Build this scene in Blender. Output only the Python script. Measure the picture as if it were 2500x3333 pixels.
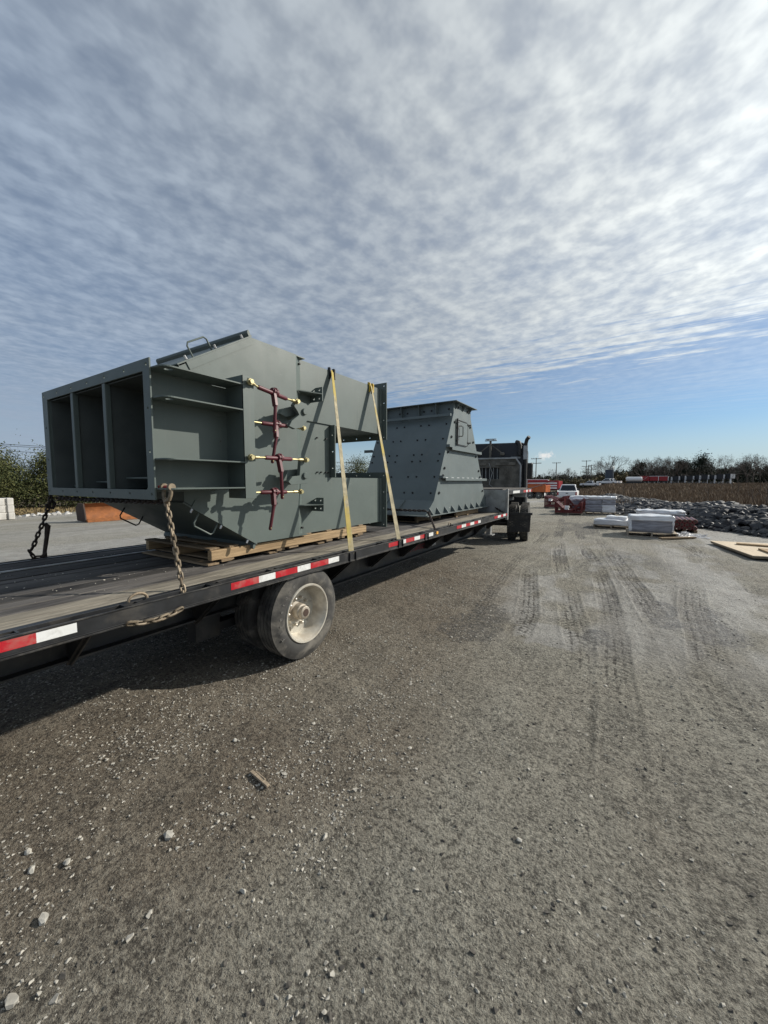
import bpy, bmesh, math, random
import numpy as np
from mathutils import Vector, Matrix, Quaternion
random.seed(7); np.random.seed(7)
R = math.radians
scene = bpy.context.scene
col = scene.collection
for o in list(bpy.data.objects): bpy.data.objects.remove(o)

# ------------------------------------------------------------------ camera
cam = bpy.data.cameras.new('camera'); camo = bpy.data.objects.new('camera', cam); col.objects.link(camo)
cam.sensor_fit = 'VERTICAL'; cam.sensor_height = 24.0; cam.sensor_width = 18.0
cam.lens = 24.0*1260/3333
cam.clip_start = 0.05; cam.clip_end = 3000
camo.location = (0, 0, 1.8)
camo.rotation_euler = (R(90-4.515), 0, R(32.6))
scene.camera = camo

# ------------------------------------------------------------------ light
SUN = Vector((1.0, 1.15, 0.89)).normalized()
sun = bpy.data.lights.new('sun', 'SUN'); sun.energy = 5.0; sun.angle = R(0.5); sun.color = (1.0, 0.94, 0.84)
suno = bpy.data.objects.new('sun', sun); col.objects.link(suno)
suno.rotation_euler = SUN.to_track_quat('Z', 'Y').to_euler()
scene.view_settings.view_transform = 'Standard'; scene.view_settings.look = 'None'
scene.view_settings.exposure = 0.0; scene.view_settings.gamma = 1.0
scene.view_settings.use_curve_mapping = False

class NT:
    """small helper for node trees"""
    def __init__(s, nt): s.t = nt; s.n = nt.nodes; s.l = nt.links
    def new(s, typ, **kw):
        n = s.n.new(typ)
        for k, v in kw.items(): setattr(n, k, v)
        return n
    def put(s, sock, v):
        if isinstance(v, bpy.types.NodeSocket): s.l.new(v, sock)
        elif isinstance(v, (tuple, list)) and sock.type == 'RGBA' and len(v) == 3: sock.default_value = (*v, 1)
        else: sock.default_value = v
    def math(s, op, a, b=0.5, c=0.0, clamp=False):
        n = s.new('ShaderNodeMath', operation=op, use_clamp=clamp)
        s.put(n.inputs[0], a); s.put(n.inputs[1], b); s.put(n.inputs[2], c); return n.outputs[0]
    def vmath(s, op, a, b=(0, 0, 0)):
        n = s.new('ShaderNodeVectorMath', operation=op)
        s.put(n.inputs[0], a); s.put(n.inputs[1], b)
        return n.outputs['Value'] if op in ('DOT_PRODUCT', 'LENGTH') else n.outputs[0]
    def scale(s, v, xyz):
        n = s.new('ShaderNodeMapping'); s.put(n.inputs[0], v); n.inputs['Scale'].default_value = xyz; return n.outputs[0]
    def mapping(s, v, loc=(0,0,0), rot=(0,0,0), scl=(1,1,1)):
        n = s.new('ShaderNodeMapping'); s.put(n.inputs[0], v)
        n.inputs['Location'].default_value = loc; n.inputs['Rotation'].default_value = rot; n.inputs['Scale'].default_value = scl
        return n.outputs[0]
    def noise(s, v, scale, detail=4, rough=0.55, dist=0.0):
        n = s.new('ShaderNodeTexNoise'); s.put(n.inputs['Vector'], v)
        n.inputs['Scale'].default_value = scale; n.inputs['Detail'].default_value = detail
        n.inputs['Roughness'].default_value = rough; n.inputs['Distortion'].default_value = dist
        return n.outputs[0]
    def voro(s, v, scale, feature='F1', out=0):
        n = s.new('ShaderNodeTexVoronoi', feature=feature); s.put(n.inputs['Vector'], v)
        n.inputs['Scale'].default_value = scale; return n.outputs[out]
    def ramp(s, f, lo, hi, a=0.0, b=1.0):
        n = s.new('ShaderNodeMapRange', interpolation_type='SMOOTHSTEP'); s.put(n.inputs[0], f)
        n.inputs[1].default_value = lo; n.inputs[2].default_value = hi
        n.inputs[3].default_value = a; n.inputs[4].default_value = b
        return n.outputs[0]
    def mix(s, f, a, b, blend='MIX'):
        n = s.new('ShaderNodeMix', data_type='RGBA', blend_type=blend, clamp_factor=True)
        s.put(n.inputs[0], f); s.put(n.inputs[6], a); s.put(n.inputs[7], b); return n.outputs[2]
    def bump(s, h, strength=0.3, dist=0.01, normal=None):
        n = s.new('ShaderNodeBump'); s.put(n.inputs['Height'], h)
        n.inputs['Strength'].default_value = strength; n.inputs['Distance'].default_value = dist
        if normal: s.l.new(normal, n.inputs['Normal'])
        return n.outputs[0]

# ------------------------------------------------------------------ sky: Nishita with an altocumulus deck
world = bpy.data.worlds.new('World'); scene.world = world; world.use_nodes = True
W = NT(world.node_tree); W.n.clear()
sky = W.new('ShaderNodeTexSky', sky_type='NISHITA', sun_disc=False)
sky.sun_elevation = math.asin(SUN.z); sky.sun_rotation = math.atan2(SUN.x, SUN.y)
sky.air_density = 1.0; sky.dust_density = 0.3; sky.ozone_density = 1.6; sky.altitude = 200
tc = W.new('ShaderNodeTexCoord').outputs['Generated']
sep = W.new('ShaderNodeSeparateXYZ'); W.l.new(tc, sep.inputs[0])
zc = W.math('MAXIMUM', sep.outputs[2], 0.02)
cu = W.math('DIVIDE', sep.outputs[0], zc); cv = W.math('DIVIDE', sep.outputs[1], zc)
comb = W.new('ShaderNodeCombineXYZ'); W.l.new(cu, comb.inputs[0]); W.l.new(cv, comb.inputs[1])
uv = comb.outputs[0]
# soft puffs in rows, with a slower wave across them
wn = W.new('ShaderNodeTexNoise'); W.l.new(uv, wn.inputs['Vector']); wn.inputs['Scale'].default_value = 2.2; wn.inputs['Detail'].default_value = 2
sc = W.new('ShaderNodeVectorMath', operation='SCALE'); W.l.new(wn.outputs[1], sc.inputs[0]); sc.inputs['Scale'].default_value = 0.07
wuv = W.vmath('ADD', uv, sc.outputs[0])
p1 = W.noise(W.mapping(wuv, rot=(0, 0, R(18)), scl=(11.5, 10, 1)), 1.0, 3, 0.55, 0.0)
p2 = W.noise(W.mapping(wuv, rot=(0, 0, R(-32)), scl=(4.6, 3.0, 1)), 1.0, 2, 0.5, 0.0)
big = W.noise(uv, 1.1, 3, 0.5)
puff = W.math('ADD', W.math('MULTIPLY', W.ramp(p1, 0.26, 0.74), 0.62), W.math('MULTIPLY', W.ramp(p2, 0.28, 0.72), 0.38))
far = W.ramp(W.vmath('LENGTH', uv), 2.4, 7.5)                 # far away the puffs merge
puff = W.math('ADD', W.math('MULTIPLY', puff, W.math('SUBTRACT', 1.0, W.math('MULTIPLY', far, 0.75))), W.math('MULTIPLY', far, 0.42))
cover = W.math('ADD', W.math('MULTIPLY', puff, 0.40), W.math('ADD', 0.55, W.math('MULTIPLY', W.ramp(big, 0.3, 0.7), 0.14)))
# where the deck ends, ahead to the right, it frays into streaks
st = W.noise(W.mapping(wuv, rot=(0, 0, R(38)), scl=(1.5, 8.5, 1)), 1.0, 5, 0.65)
edge = W.math('ADD', cv, W.math('MULTIPLY', W.math('SUBTRACT', st, 0.5), 5.0))
edge = W.math('ADD', edge, W.math('MULTIPLY', cu, 0.22))
deck = W.ramp(edge, 2.9, 4.5, 1.0, 0.0)
wisp = W.ramp(edge, 3.8, 8.5, 0.34, 0.0)
cover = W.math('MULTIPLY', cover, W.math('MAXIMUM', deck, wisp), clamp=True)
sd = W.vmath('DOT_PRODUCT', tc, tuple(SUN))
near = W.math('POWER', W.math('MAXIMUM', sd, 0.0), 2.6)
lit = W.math('ADD', 0.425, W.math('MULTIPLY', near, 0.80))
shade = W.math('ADD', 0.84, W.math('MULTIPLY', puff, 0.26))
clit = W.math('MULTIPLY', lit, shade)
ccol = W.mix(W.ramp(sd, -0.2, 0.85), (0.78, 0.96, 1.22), (0.95, 1.0, 1.0))
ccl = W.new('ShaderNodeVectorMath', operation='SCALE'); W.l.new(ccol, ccl.inputs[0]); W.l.new(W.math('MULTIPLY', clit, 10.0), ccl.inputs['Scale'])
skyc = W.mix(1.0, sky.outputs[0], (0.60, 0.76, 0.92), 'MULTIPLY')
hz = W.ramp(sep.outputs[2], 0.0, 0.16, 0.75, 0.0)
skyc = W.mix(hz, skyc, (4.9, 5.8, 6.5))
tot = W.mix(cover, skyc, ccl.outputs[0])
# one small white cumulus low over the trees
cd = Vector((math.sin(R(-10.2))*math.cos(R(3.45)), math.cos(R(-10.2))*math.cos(R(3.45)), math.sin(R(3.45))))
dv = W.vmath('SUBTRACT', tc, tuple(cd))
dl = W.vmath('LENGTH', W.scale(dv, (1.0, 1.0, 2.0)))
cn = W.noise(tc, 85, 4, 0.65)
cm = W.ramp(W.math('ADD', dl, W.math('MULTIPLY', W.math('SUBTRACT', cn, 0.5), 0.055)), 0.002, 0.022, 0.9, 0.0)
tot = W.mix(cm, tot, (8.6, 8.5, 8.3))
bg = W.new('ShaderNodeBackground'); W.l.new(tot, bg.inputs[0]); bg.inputs[1].default_value = 0.1
wo = W.new('ShaderNodeOutputWorld'); W.l.new(bg.outputs[0], wo.inputs[0])

# ------------------------------------------------------------------ mesh helpers
WL = {}
class MB:
    def __init__(s, xf=None): s.v = []; s.f = []; s.xf = xf
    def add(s, vs, fs):
        o = len(s.v)
        for p in vs:
            p = Vector(p)
            s.v.append(s.xf @ p if s.xf else p)
        s.f += [tuple(i+o for i in f) for f in fs]
        return s
    def box(s, x0, x1, y0, y1, z0, z1):
        return s.add([(x0,y0,z0),(x1,y0,z0),(x1,y1,z0),(x0,y1,z0),(x0,y0,z1),(x1,y0,z1),(x1,y1,z1),(x0,y1,z1)],
                     [(0,3,2,1),(4,5,6,7),(0,1,5,4),(1,2,6,5),(2,3,7,6),(3,0,4,7)])
    def bar(s, p0, p1, w, h, up=(0,0,1)):
        p0 = Vector(p0); p1 = Vector(p1); d = (p1-p0).normalized(); up = Vector(up)
        if abs(d.dot(up)) > 0.98: up = Vector((0,1,0))
        a = d.cross(up).normalized(); b = a.cross(d).normalized(); a = a*w/2; b = b*h/2
        return s.add([p0-a-b,p0+a-b,p0+a+b,p0-a+b,p1-a-b,p1+a-b,p1+a+b,p1-a+b],
                     [(0,3,2,1),(4,5,6,7),(0,1,5,4),(1,2,6,5),(2,3,7,6),(3,0,4,7)])
    def tube(s, pts, r, n=8, closed=False):
        pts = [Vector(p) for p in pts]; m = len(pts); rs = r if isinstance(r, (list, tuple)) else [r]*m
        vs = []; ref = None
        for i, p in enumerate(pts):
            if closed: d = pts[(i+1) % m]-pts[i-1]
            else: d = pts[min(i+1, m-1)]-pts[max(i-1, 0)]
            d = d.normalized()
            if ref is None:
                ref = Vector((0,0,1)) if abs(d.z) < 0.9 else Vector((0,1,0))
            a = d.cross(ref).normalized(); b = a.cross(d).normalized(); ref = b
            for k in range(n):
                t = 2*math.pi*k/n; vs.append(p+a*math.cos(t)*rs[i]+b*math.sin(t)*rs[i])
        fs = []
        for i in range(m if closed else m-1):
            j = (i+1) % m
            for k in range(n): fs.append((i*n+k, i*n+(k+1) % n, j*n+(k+1) % n, j*n+k))
        if not closed: fs += [tuple(range(n-1, -1, -1)), tuple((m-1)*n+k for k in range(n))]
        return s.add(vs, fs)
    def cyl(s, p0, p1, r, r1=None, n=12): return s.tube([p0, p1], [r, r if r1 is None else r1], n)
    def lathe(s, prof, O, axis, n=24, closed=False):
        """prof: (along axis, radius)"""
        O = Vector(O); d = Vector(axis).normalized(); ref = Vector((0,0,1)) if abs(d.z) < 0.9 else Vector((0,1,0))
        a = d.cross(ref).normalized(); b = a.cross(d).normalized(); m = len(prof); vs = []; fs = []
        for (h, r) in prof:
            for k in range(n):
                t = 2*math.pi*k/n; vs.append(O+d*h+a*math.cos(t)*r+b*math.sin(t)*r)
        for i in range(m if closed else m-1):
            j = (i+1) % m
            for k in range(n): fs.append((i*n+k, i*n+(k+1) % n, j*n+(k+1) % n, j*n+k))
        if not closed:
            if prof[0][1] > 1e-6: fs.append(tuple(range(n-1, -1, -1)))
            if prof[-1][1] > 1e-6: fs.append(tuple((m-1)*n+k for k in range(n)))
        return s.add(vs, fs)
    def plate(s, outline, O, U, V, t, holes=()):
        """flat plate with real holes; outline in U,V from O; thickness t along U x V"""
        O = Vector(O); U = Vector(U); V = Vector(V); N = U.cross(V).normalized()
        bm = bmesh.new(); loops = [list(outline)]+[list(h) for h in holes]; idx = []; k = 0; es = []
        for lp in loops:
            vs = [bm.verts.new((p[0], p[1], 0)) for p in lp]
            es += [bm.edges.new((vs[i], vs[(i+1) % len(vs)])) for i in range(len(vs))]
            idx.append(list(range(k, k+len(vs)))); k += len(vs)
        bm.verts.index_update()
        bmesh.ops.triangle_fill(bm, use_beauty=True, use_dissolve=False, edges=es)
        bm.verts.index_update()
        tris = [tuple(v.index for v in f.verts) for f in bm.faces]
        co = [v.co.copy() for v in bm.verts]; bm.free(); m = len(co)
        vs = [O+U*c.x+V*c.y for c in co]+[O+U*c.x+V*c.y+N*t for c in co]
        fs = [tr for tr in tris]+[tuple(i+m for i in reversed(tr)) for tr in tris]
        for lp in idx:
            for i in range(len(lp)):
                a, b = lp[i], lp[(i+1) % len(lp)]; fs.append((a, b, b+m, a+m))
        return s.add(vs, fs)
    def build(s, name, mat, parent=None, smooth=False, bevel=0.0, kind=None):
        vs = s.v; lo = Vector([min(v[i] for v in vs) for i in range(3)]); hi = Vector([max(v[i] for v in vs) for i in range(3)])
        c = (lo+hi)/2
        if parent is None: c.z = lo.z
        me = bpy.data.meshes.new(name); me.from_pydata([v-c for v in vs], [], s.f)
        bm = bmesh.new(); bm.from_mesh(me); bmesh.ops.recalc_face_normals(bm, faces=bm.faces); bm.to_mesh(me); bm.free()
        if mat: me.materials.append(M[mat] if isinstance(mat, str) else mat)
        if smooth:
            me.polygons.foreach_set('use_smooth', [True]*len(me.polygons)); me.set_sharp_from_angle(angle=R(38))
        o = bpy.data.objects.new(name, me); col.objects.link(o)
        place(o, c, parent)
        if bevel:
            m = o.modifiers.new('bevel', 'BEVEL'); m.width = bevel; m.segments = 1; m.limit_method = 'ANGLE'; m.angle_limit = R(40)
        if kind: o['kind'] = kind
        return o
def place(o, c, parent=None):
    WL[o.name] = Vector(c)
    if parent: o.parent = parent; o.location = Vector(c)-WL[parent.name]
    else: o.location = c
def tag(o, label, cat, group=None):
    o['label'] = label; o['category'] = cat
    if group: o['group'] = group
    return o
def thing(name, loc, label, cat, group=None):
    o = bpy.data.objects.new(name, None); o.empty_display_size = 0.2; col.objects.link(o); place(o, loc)
    return tag(o, label, cat, group)
def inst(src, c, parent=None, rot=None, scl=None, name=None):
    o = src.copy()
    for k in ('label', 'category', 'group'):
        if k in o.keys() and parent: del o[k]
    if name: o.name = name
    col.objects.link(o); place(o, c, parent)
    if rot is not None:
        if isinstance(rot, Quaternion): o.rotation_mode = 'QUATERNION'; o.rotation_quaternion = rot
        else: o.rotation_euler = rot
    if scl is not None: o.scale = scl
    return o
def dup_tree(root, loc, rz, label, scl=1.0):
    r = root.copy(); col.objects.link(r); r.location = loc; r.rotation_euler = (0, 0, rz); r.scale = (scl,)*3; r['label'] = label
    WL[r.name] = Vector(loc)
    for ch in root.children:
        c = ch.copy(); col.objects.link(c); c.parent = r
        for g in ch.children:
            d = g.copy(); col.objects.link(d); d.parent = c
    return r
def circ(cx, cy, r, n=8): return [(cx+r*math.cos(2*math.pi*k/n), cy+r*math.sin(2*math.pi*k/n)) for k in range(n)]
def rect(x0, y0, x1, y1): return [(x0,y0),(x1,y0),(x1,y1),(x0,y1)]
EX, EY, EZ = Vector((1,0,0)), Vector((0,1,0)), Vector((0,0,1))

# ------------------------------------------------------------------ materials
M = {}
def mat(name, c, rough=0.5, metal=0.0, var=0.15, scale=6.0, dirt=None, damt=0.0, dscale=2.0, bump=0.0, bscale=60, stretch=(1,1,1), spec=0.5, rnd=0.0, drange=(0.45, 0.7)):
    m = bpy.data.materials.new(name); m.use_nodes = True; t = NT(m.node_tree)
    b = t.n['Principled BSDF']
    co = t.new('ShaderNodeTexCoord').outputs['Object']
    oi = t.new('ShaderNodeObjectInfo')

    cr = t.new('ShaderNodeCombineXYZ'); mr = t.math('MULTIPLY', oi.outputs['Random'], 37.0)
    for i in range(3): t.l.new(mr, cr.inputs[i])
    v = t.vmath('ADD', co, cr.outputs[0]); v = t.scale(v, stretch)
    n1 = t.noise(v, scale, 5, 0.6)
    lo = tuple(x*(1-var) for x in c); hi = tuple(min(1, x*(1+var)) for x in c)
    colr = t.mix(t.ramp(n1, 0.3, 0.7), lo, hi)
    if rnd: colr = t.mix(1.0, colr, t.mix(oi.outputs['Random'], (1-rnd,)*3, (1+rnd,)*3), 'MULTIPLY')
    rr = t.math('ADD', rough, t.math('MULTIPLY', t.math('SUBTRACT', n1, 0.5), 0.25))
    if dirt:
        dn = t.noise(v, dscale, 6, 0.65, 0.4); f = t.math('MULTIPLY', t.ramp(dn, *drange), damt)
        colr = t.mix(f, colr, dirt); rr = t.math('ADD', rr, t.math('MULTIPLY', f, 0.3))
    t.put(b.inputs['Base Color'], colr); t.put(b.inputs['Roughness'], rr)
    b.inputs['Metallic'].default_value = metal; b.inputs['Specular IOR Level'].default_value = spec
    if bump:
        t.put(b.inputs['Normal'], t.bump(t.noise(v, bscale, 4, 0.6), bump, 0.004))
    M[name] = m; return m
DUST = (0.23, 0.20, 0.16)
def shop_paint(name, c):
    """shop-sprayed steel: uneven gloss, dust runs, scuffs and chips"""
    m = bpy.data.materials.new(name); m.use_nodes = True; t = NT(m.node_tree); b = t.n['Principled BSDF']
    v = t.new('ShaderNodeNewGeometry').outputs['Position']
    n1 = t.noise(v, 1.3, 4, 0.6); cc = t.mix(t.ramp(n1, 0.3, 0.7), tuple(x*0.90 for x in c), tuple(x*1.08 for x in c))
    run = t.noise(t.mapping(v, scl=(7, 7, 0.5)), 1.0, 5, 0.7)
    cc = t.mix(t.math('MULTIPLY', t.ramp(run, 0.54, 0.74), 0.30), cc, (0.165, 0.17, 0.155))
    cc = t.mix(t.math('MULTIPLY', t.ramp(t.noise(v, 5.5, 6, 0.7, 0.8), 0.58, 0.74), 0.28), cc, (0.15, 0.15, 0.135))
    cc = t.mix(t.math('MULTIPLY', t.ramp(t.noise(t.mapping(v, rot=(0.5, 0.3, 0.2), scl=(2, 2, 26)), 2.0, 3, 0.6), 0.70, 0.76), 0.45), cc, (0.19, 0.20, 0.195))
    cc = t.mix(t.math('MULTIPLY', t.ramp(t.noise(v, 21, 3, 0.6), 0.735, 0.76), 0.8), cc, (0.07, 0.055, 0.045))
    b.inputs['Specular IOR Level'].default_value = 0.35
    t.put(b.inputs['Base Color'], cc); t.put(b.inputs['Roughness'], t.math('ADD', 0.34, t.math('MULTIPLY', t.noise(v, 3, 5, 0.65), 0.32)))
    t.put(b.inputs['Normal'], t.bump(t.math('ADD', t.noise(v, 150, 3, 0.6), t.math('MULTIPLY', t.noise(v, 2.2, 2), 6.0)), 0.12, 0.004)); M[name] = m
shop_paint('paint_grey', (0.100, 0.124, 0.115))
shop_paint('paint_blue_grey', (0.122, 0.147, 0.147))
mat('dark_grey_shade', (0.075, 0.088, 0.085), 0.6, 0, 0.15, 3)  # dark grey carrying the shade inside the chute inlet; also colours one lug
mat('black_steel', (0.014, 0.015, 0.017), 0.45, 0, 0.3, 5, DUST, 0.16, 3.5, 0.12, 50)
mat('worn_steel', (0.035, 0.035, 0.036), 0.4, 0.3, 0.4, 9, (0.17, 0.155, 0.13), 0.5, 7, 0.1, 60)
mat('beam_black', (0.016, 0.017, 0.019), 0.5, 0, 0.3, 4, DUST, 0.22, 2.2, 0.12, 40)
mat('tape_red', (0.42, 0.012, 0.022), 0.35, 0, 0.1, 9, (0.30, 0.16, 0.13), 0.6, 9)
mat('tape_white', (0.72, 0.73, 0.72), 0.4, 0, 0.06, 9, (0.30, 0.28, 0.25), 0.5, 9)
mat('amber', (0.85, 0.42, 0.06), 0.3)
mat('rubber', (0.040, 0.039, 0.037), 0.8, 0, 0.25, 9, (0.19, 0.175, 0.15), 0.75, 4.5, 0.15, 60)
mat('rim', (0.56, 0.53, 0.46), 0.42, 0.35, 0.12, 9, (0.36, 0.31, 0.24), 0.7, 5, 0.1, 80)
mat('hub', (0.40, 0.36, 0.30), 0.5, 0.3, 0.15, 12, (0.22, 0.17, 0.12), 0.8, 9)
mat('lug', (0.50, 0.46, 0.39), 0.45, 0.4, 0.1, 20)
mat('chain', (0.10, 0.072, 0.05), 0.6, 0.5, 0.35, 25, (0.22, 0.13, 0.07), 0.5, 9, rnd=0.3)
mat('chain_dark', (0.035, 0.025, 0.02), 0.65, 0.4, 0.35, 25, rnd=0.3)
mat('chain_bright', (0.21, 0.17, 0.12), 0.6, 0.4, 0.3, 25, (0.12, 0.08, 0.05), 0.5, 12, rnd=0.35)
mat('maroon', (0.085, 0.008, 0.016), 0.52, 0, 0.1, 9)
mat('zinc_yellow', (0.45, 0.39, 0.21), 0.42, 0.75, 0.12, 20)
mat('bright_bolt', (0.55, 0.55, 0.55), 0.35, 0.8, 0.1, 20)
mat('dark_bolt', (0.03, 0.03, 0.03), 0.5, 0.5, 0.1, 20)
mat('strap', (0.33, 0.29, 0.195), 0.9, 0, 0.25, 14, (0.42, 0.32, 0.06), 0.75, 1.6, 0.3, 300, drange=(0.5, 0.62))
mat('yellow_plastic', (0.62, 0.42, 0.04), 0.5)
mat('galvanised', (0.36, 0.37, 0.37), 0.5, 0.45, 0.2, 5, (0.16, 0.15, 0.13), 0.6, 3)
mat('rack_alu', (0.135, 0.125, 0.105), 0.6, 0.3, 0.3, 5, (0.06, 0.055, 0.045), 0.7, 3)
mat('cab_paint', (0.010, 0.012, 0.018), 0.4, 0, 0.2, 3, (0.09, 0.085, 0.075), 0.25, 1.7)
mat('glass_dark', (0.012, 0.015, 0.018), 0.08)
mat('chrome', (0.6, 0.6, 0.6), 0.2, 0.9)
mat('mudflap', (0.018, 0.018, 0.019), 0.7, 0, 0.3, 6, DUST, 0.25, 3)
mat('white_paint', (0.78, 0.78, 0.77), 0.35, 0, 0.04, 3)
mat('orange_paint', (0.52, 0.13, 0.03), 0.45, 0, 0.12, 2, (0.35, 0.16, 0.08), 0.4, 1)
mat('red_paint', (0.36, 0.025, 0.03), 0.45, 0, 0.12, 2)
mat('dark_paint', (0.02, 0.022, 0.026), 0.5, 0, 0.2, 2)
mat('steel_red', (0.115, 0.012, 0.012), 0.4, 0, 0.2, 4, (0.07, 0.014, 0.012), 0.5, 3)
mat('rust_orange', (0.28, 0.10, 0.03), 0.8, 0, 0.3, 3, (0.16, 0.07, 0.03), 0.8, 3)
mat('rust_dark', (0.05, 0.03, 0.022), 0.8, 0, 0.3, 4)
mat('concrete', (0.56, 0.54, 0.50), 0.85, 0, 0.12, 3, (0.34, 0.33, 0.31), 0.5, 2, 0.2, 30)
mat('light_stone', (0.46, 0.45, 0.43), 0.85, 0, 0.2, 5, rnd=0.25)
mat('pebble', (0.36, 0.34, 0.295), 0.85, 0, 0.3, 40, bump=0.2, bscale=200)
mat('big_pebble', (0.42, 0.40, 0.35), 0.85, 0, 0.2, 30, (0.24, 0.22, 0.19), 0.6, 20, 0.3, 90, rnd=0.15)
mat('clod', (0.075, 0.068, 0.058), 0.9, 0, 0.3, 40)
mat('stick', (0.30, 0.24, 0.17), 0.85, 0, 0.3, 8, stretch=(20, 1, 20), bump=0.4, bscale=30)
mat('riprap', (0.040, 0.041, 0.044), 0.65, 0, 0.4, 3, (0.10, 0.098, 0.093), 0.5, 1.5, 0.5, 14, rnd=0.4)
mat('plywood', (0.56, 0.46, 0.33), 0.8, 0, 0.1, 3, (0.44, 0.35, 0.25), 0.5, 1.2, stretch=(6, 1, 1))
mat('ply_edge', (0.30, 0.24, 0.17), 0.85, 0, 0.3, 3, stretch=(1, 1, 40))
mat('pole_wood', (0.11, 0.09, 0.07), 0.9, 0, 0.2, 3)
mat('bark', (0.085, 0.07, 0.058), 0.9, 0, 0.2, 2)
mat('twigs', (0.10, 0.083, 0.07), 0.9, 0, 0.25, 0.4)
mat('roof_grey', (0.12, 0.11, 0.11), 0.9)
mat('wall_tan', (0.35, 0.31, 0.27), 0.9)
mat('tank_blue', (0.03, 0.045, 0.065), 0.5)
mat('lime', (0.22, 0.62, 0.08), 0.5)
mat('soot', (0.02, 0.02, 0.02), 0.6)

def wood(name, c, dark, rough=0.85, rnd=0.3, along=1, st=0.6, scale=9):
    """sawn board: grain along one axis, stains, every board its own tone"""
    m = bpy.data.materials.new(name); m.use_nodes = True; t = NT(m.node_tree); b = t.n['Principled BSDF']
    co = t.new('ShaderNodeTexCoord').outputs['Object']; oi = t.new('ShaderNodeObjectInfo')
    cr = t.new('ShaderNodeCombineXYZ'); mr = t.math('MULTIPLY', oi.outputs['Random'], 53.0)
    for i in range(3): t.l.new(mr, cr.inputs[i])
    v = t.vmath('ADD', co, cr.outputs[0])
    s = [12, 12, 12]; s[along] = 0.5
    g = t.noise(t.scale(v, s), scale*0.4, 6, 0.7, 0.3)
    s2 = [2.5, 2.5, 2.5]; s2[along] = 0.7
    stn = t.noise(t.scale(v, s2), 1.6, 5, 0.65, 0.6)
    cc = t.mix(t.ramp(g, 0.3, 0.72), tuple(x*0.55 for x in c), tuple(min(1, x*1.3) for x in c))
    cc = t.mix(t.math('MULTIPLY', t.ramp(stn, 0.42, 0.68), st), cc, dark)
    cc = t.mix(1.0, cc, t.mix(oi.outputs['Random'], (1-rnd,)*3, (1+rnd,)*3), 'MULTIPLY')
    t.put(b.inputs['Base Color'], cc); b.inputs['Roughness'].default_value = rough; b.inputs['Specular IOR Level'].default_value = 0.3
    t.put(b.inputs['Normal'], t.bump(g, 0.5, 0.006)); M[name] = m
wood('deck_wood', (0.092, 0.085, 0.078), (0.022, 0.020, 0.020), 0.8, 0.45, 1, 0.9)
wood('deck_wood_worn', (0.24, 0.215, 0.172), (0.085, 0.075, 0.06), 0.85, 0.18, 1, 0.8)
wood('pallet_wood', (0.22, 0.16, 0.10), (0.13, 0.095, 0.06), 0.85, 0.25, 1, 0.5)
wood('pallet_wood_x', (0.22, 0.16, 0.10), (0.13, 0.095, 0.06), 0.85, 0.25, 0, 0.5)
wood('timber', (0.36, 0.255, 0.145), (0.20, 0.13, 0.07), 0.8, 0.1, 1, 0.5)
wood('pallet_pale', (0.40, 0.34, 0.26), (0.22, 0.18, 0.14), 0.85, 0.15, 0, 0.4)

def wrap(name, c, clear=0.0, lo=0.55):
    """stretch wrap: shiny, creased in bands"""
    m = bpy.data.materials.new(name); m.use_nodes = True; t = NT(m.node_tree); b = t.n['Principled BSDF']
    v = t.new('ShaderNodeTexCoord').outputs['Object']
    n = t.noise(t.mapping(v, scl=(1.2, 1.2, 9)), 1.4, 5, 0.65, 1.0)
    cc = t.mix(t.ramp(n, 0.35, 0.7), tuple(x*lo for x in c), c)
    t.put(b.inputs['Base Color'], cc); b.inputs['Roughness'].default_value = 0.22
    t.put(b.inputs['Normal'], t.bump(t.noise(t.mapping(v, scl=(3, 3, 8)), 3.0, 4, 0.6, 1.5), 0.7, 0.03))
    if clear:
        b.inputs['Alpha'].default_value = 1-clear
    M[name] = m
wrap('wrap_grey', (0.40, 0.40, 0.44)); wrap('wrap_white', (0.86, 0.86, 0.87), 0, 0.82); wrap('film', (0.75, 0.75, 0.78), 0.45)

def foliage(name, a, b_, scale=0.7, trans=0.15):
    m = bpy.data.materials.new(name); m.use_nodes = True; t = NT(m.node_tree); b = t.n['Principled BSDF']
    v = t.new('ShaderNodeTexCoord').outputs['Object']; g = t.new('ShaderNodeNewGeometry')
    f = t.math('ADD', t.math('MULTIPLY', t.noise(v, scale, 3), 0.6), t.math('MULTIPLY', g.outputs['Random Per Island'], 0.45))
    t.put(b.inputs['Base Color'], t.mix(t.ramp(f, 0.3, 0.75), a, b_)); b.inputs['Roughness'].default_value = 0.8
    b.inputs['Specular IOR Level'].default_value = 0.2
    M[name] = m
foliage('cedar', (0.030, 0.042, 0.016), (0.115, 0.120, 0.045))
foliage('evergreen', (0.016, 0.024, 0.016), (0.045, 0.055, 0.034), 0.3)
foliage('scrub', (0.06, 0.052, 0.03), (0.15, 0.125, 0.065), 0.25)
foliage('dry_grass', (0.115, 0.078, 0.050), (0.26, 0.195, 0.13), 0.06)
foliage('straw', (0.14, 0.10, 0.05), (0.24, 0.19, 0.10), 0.4)

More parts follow.
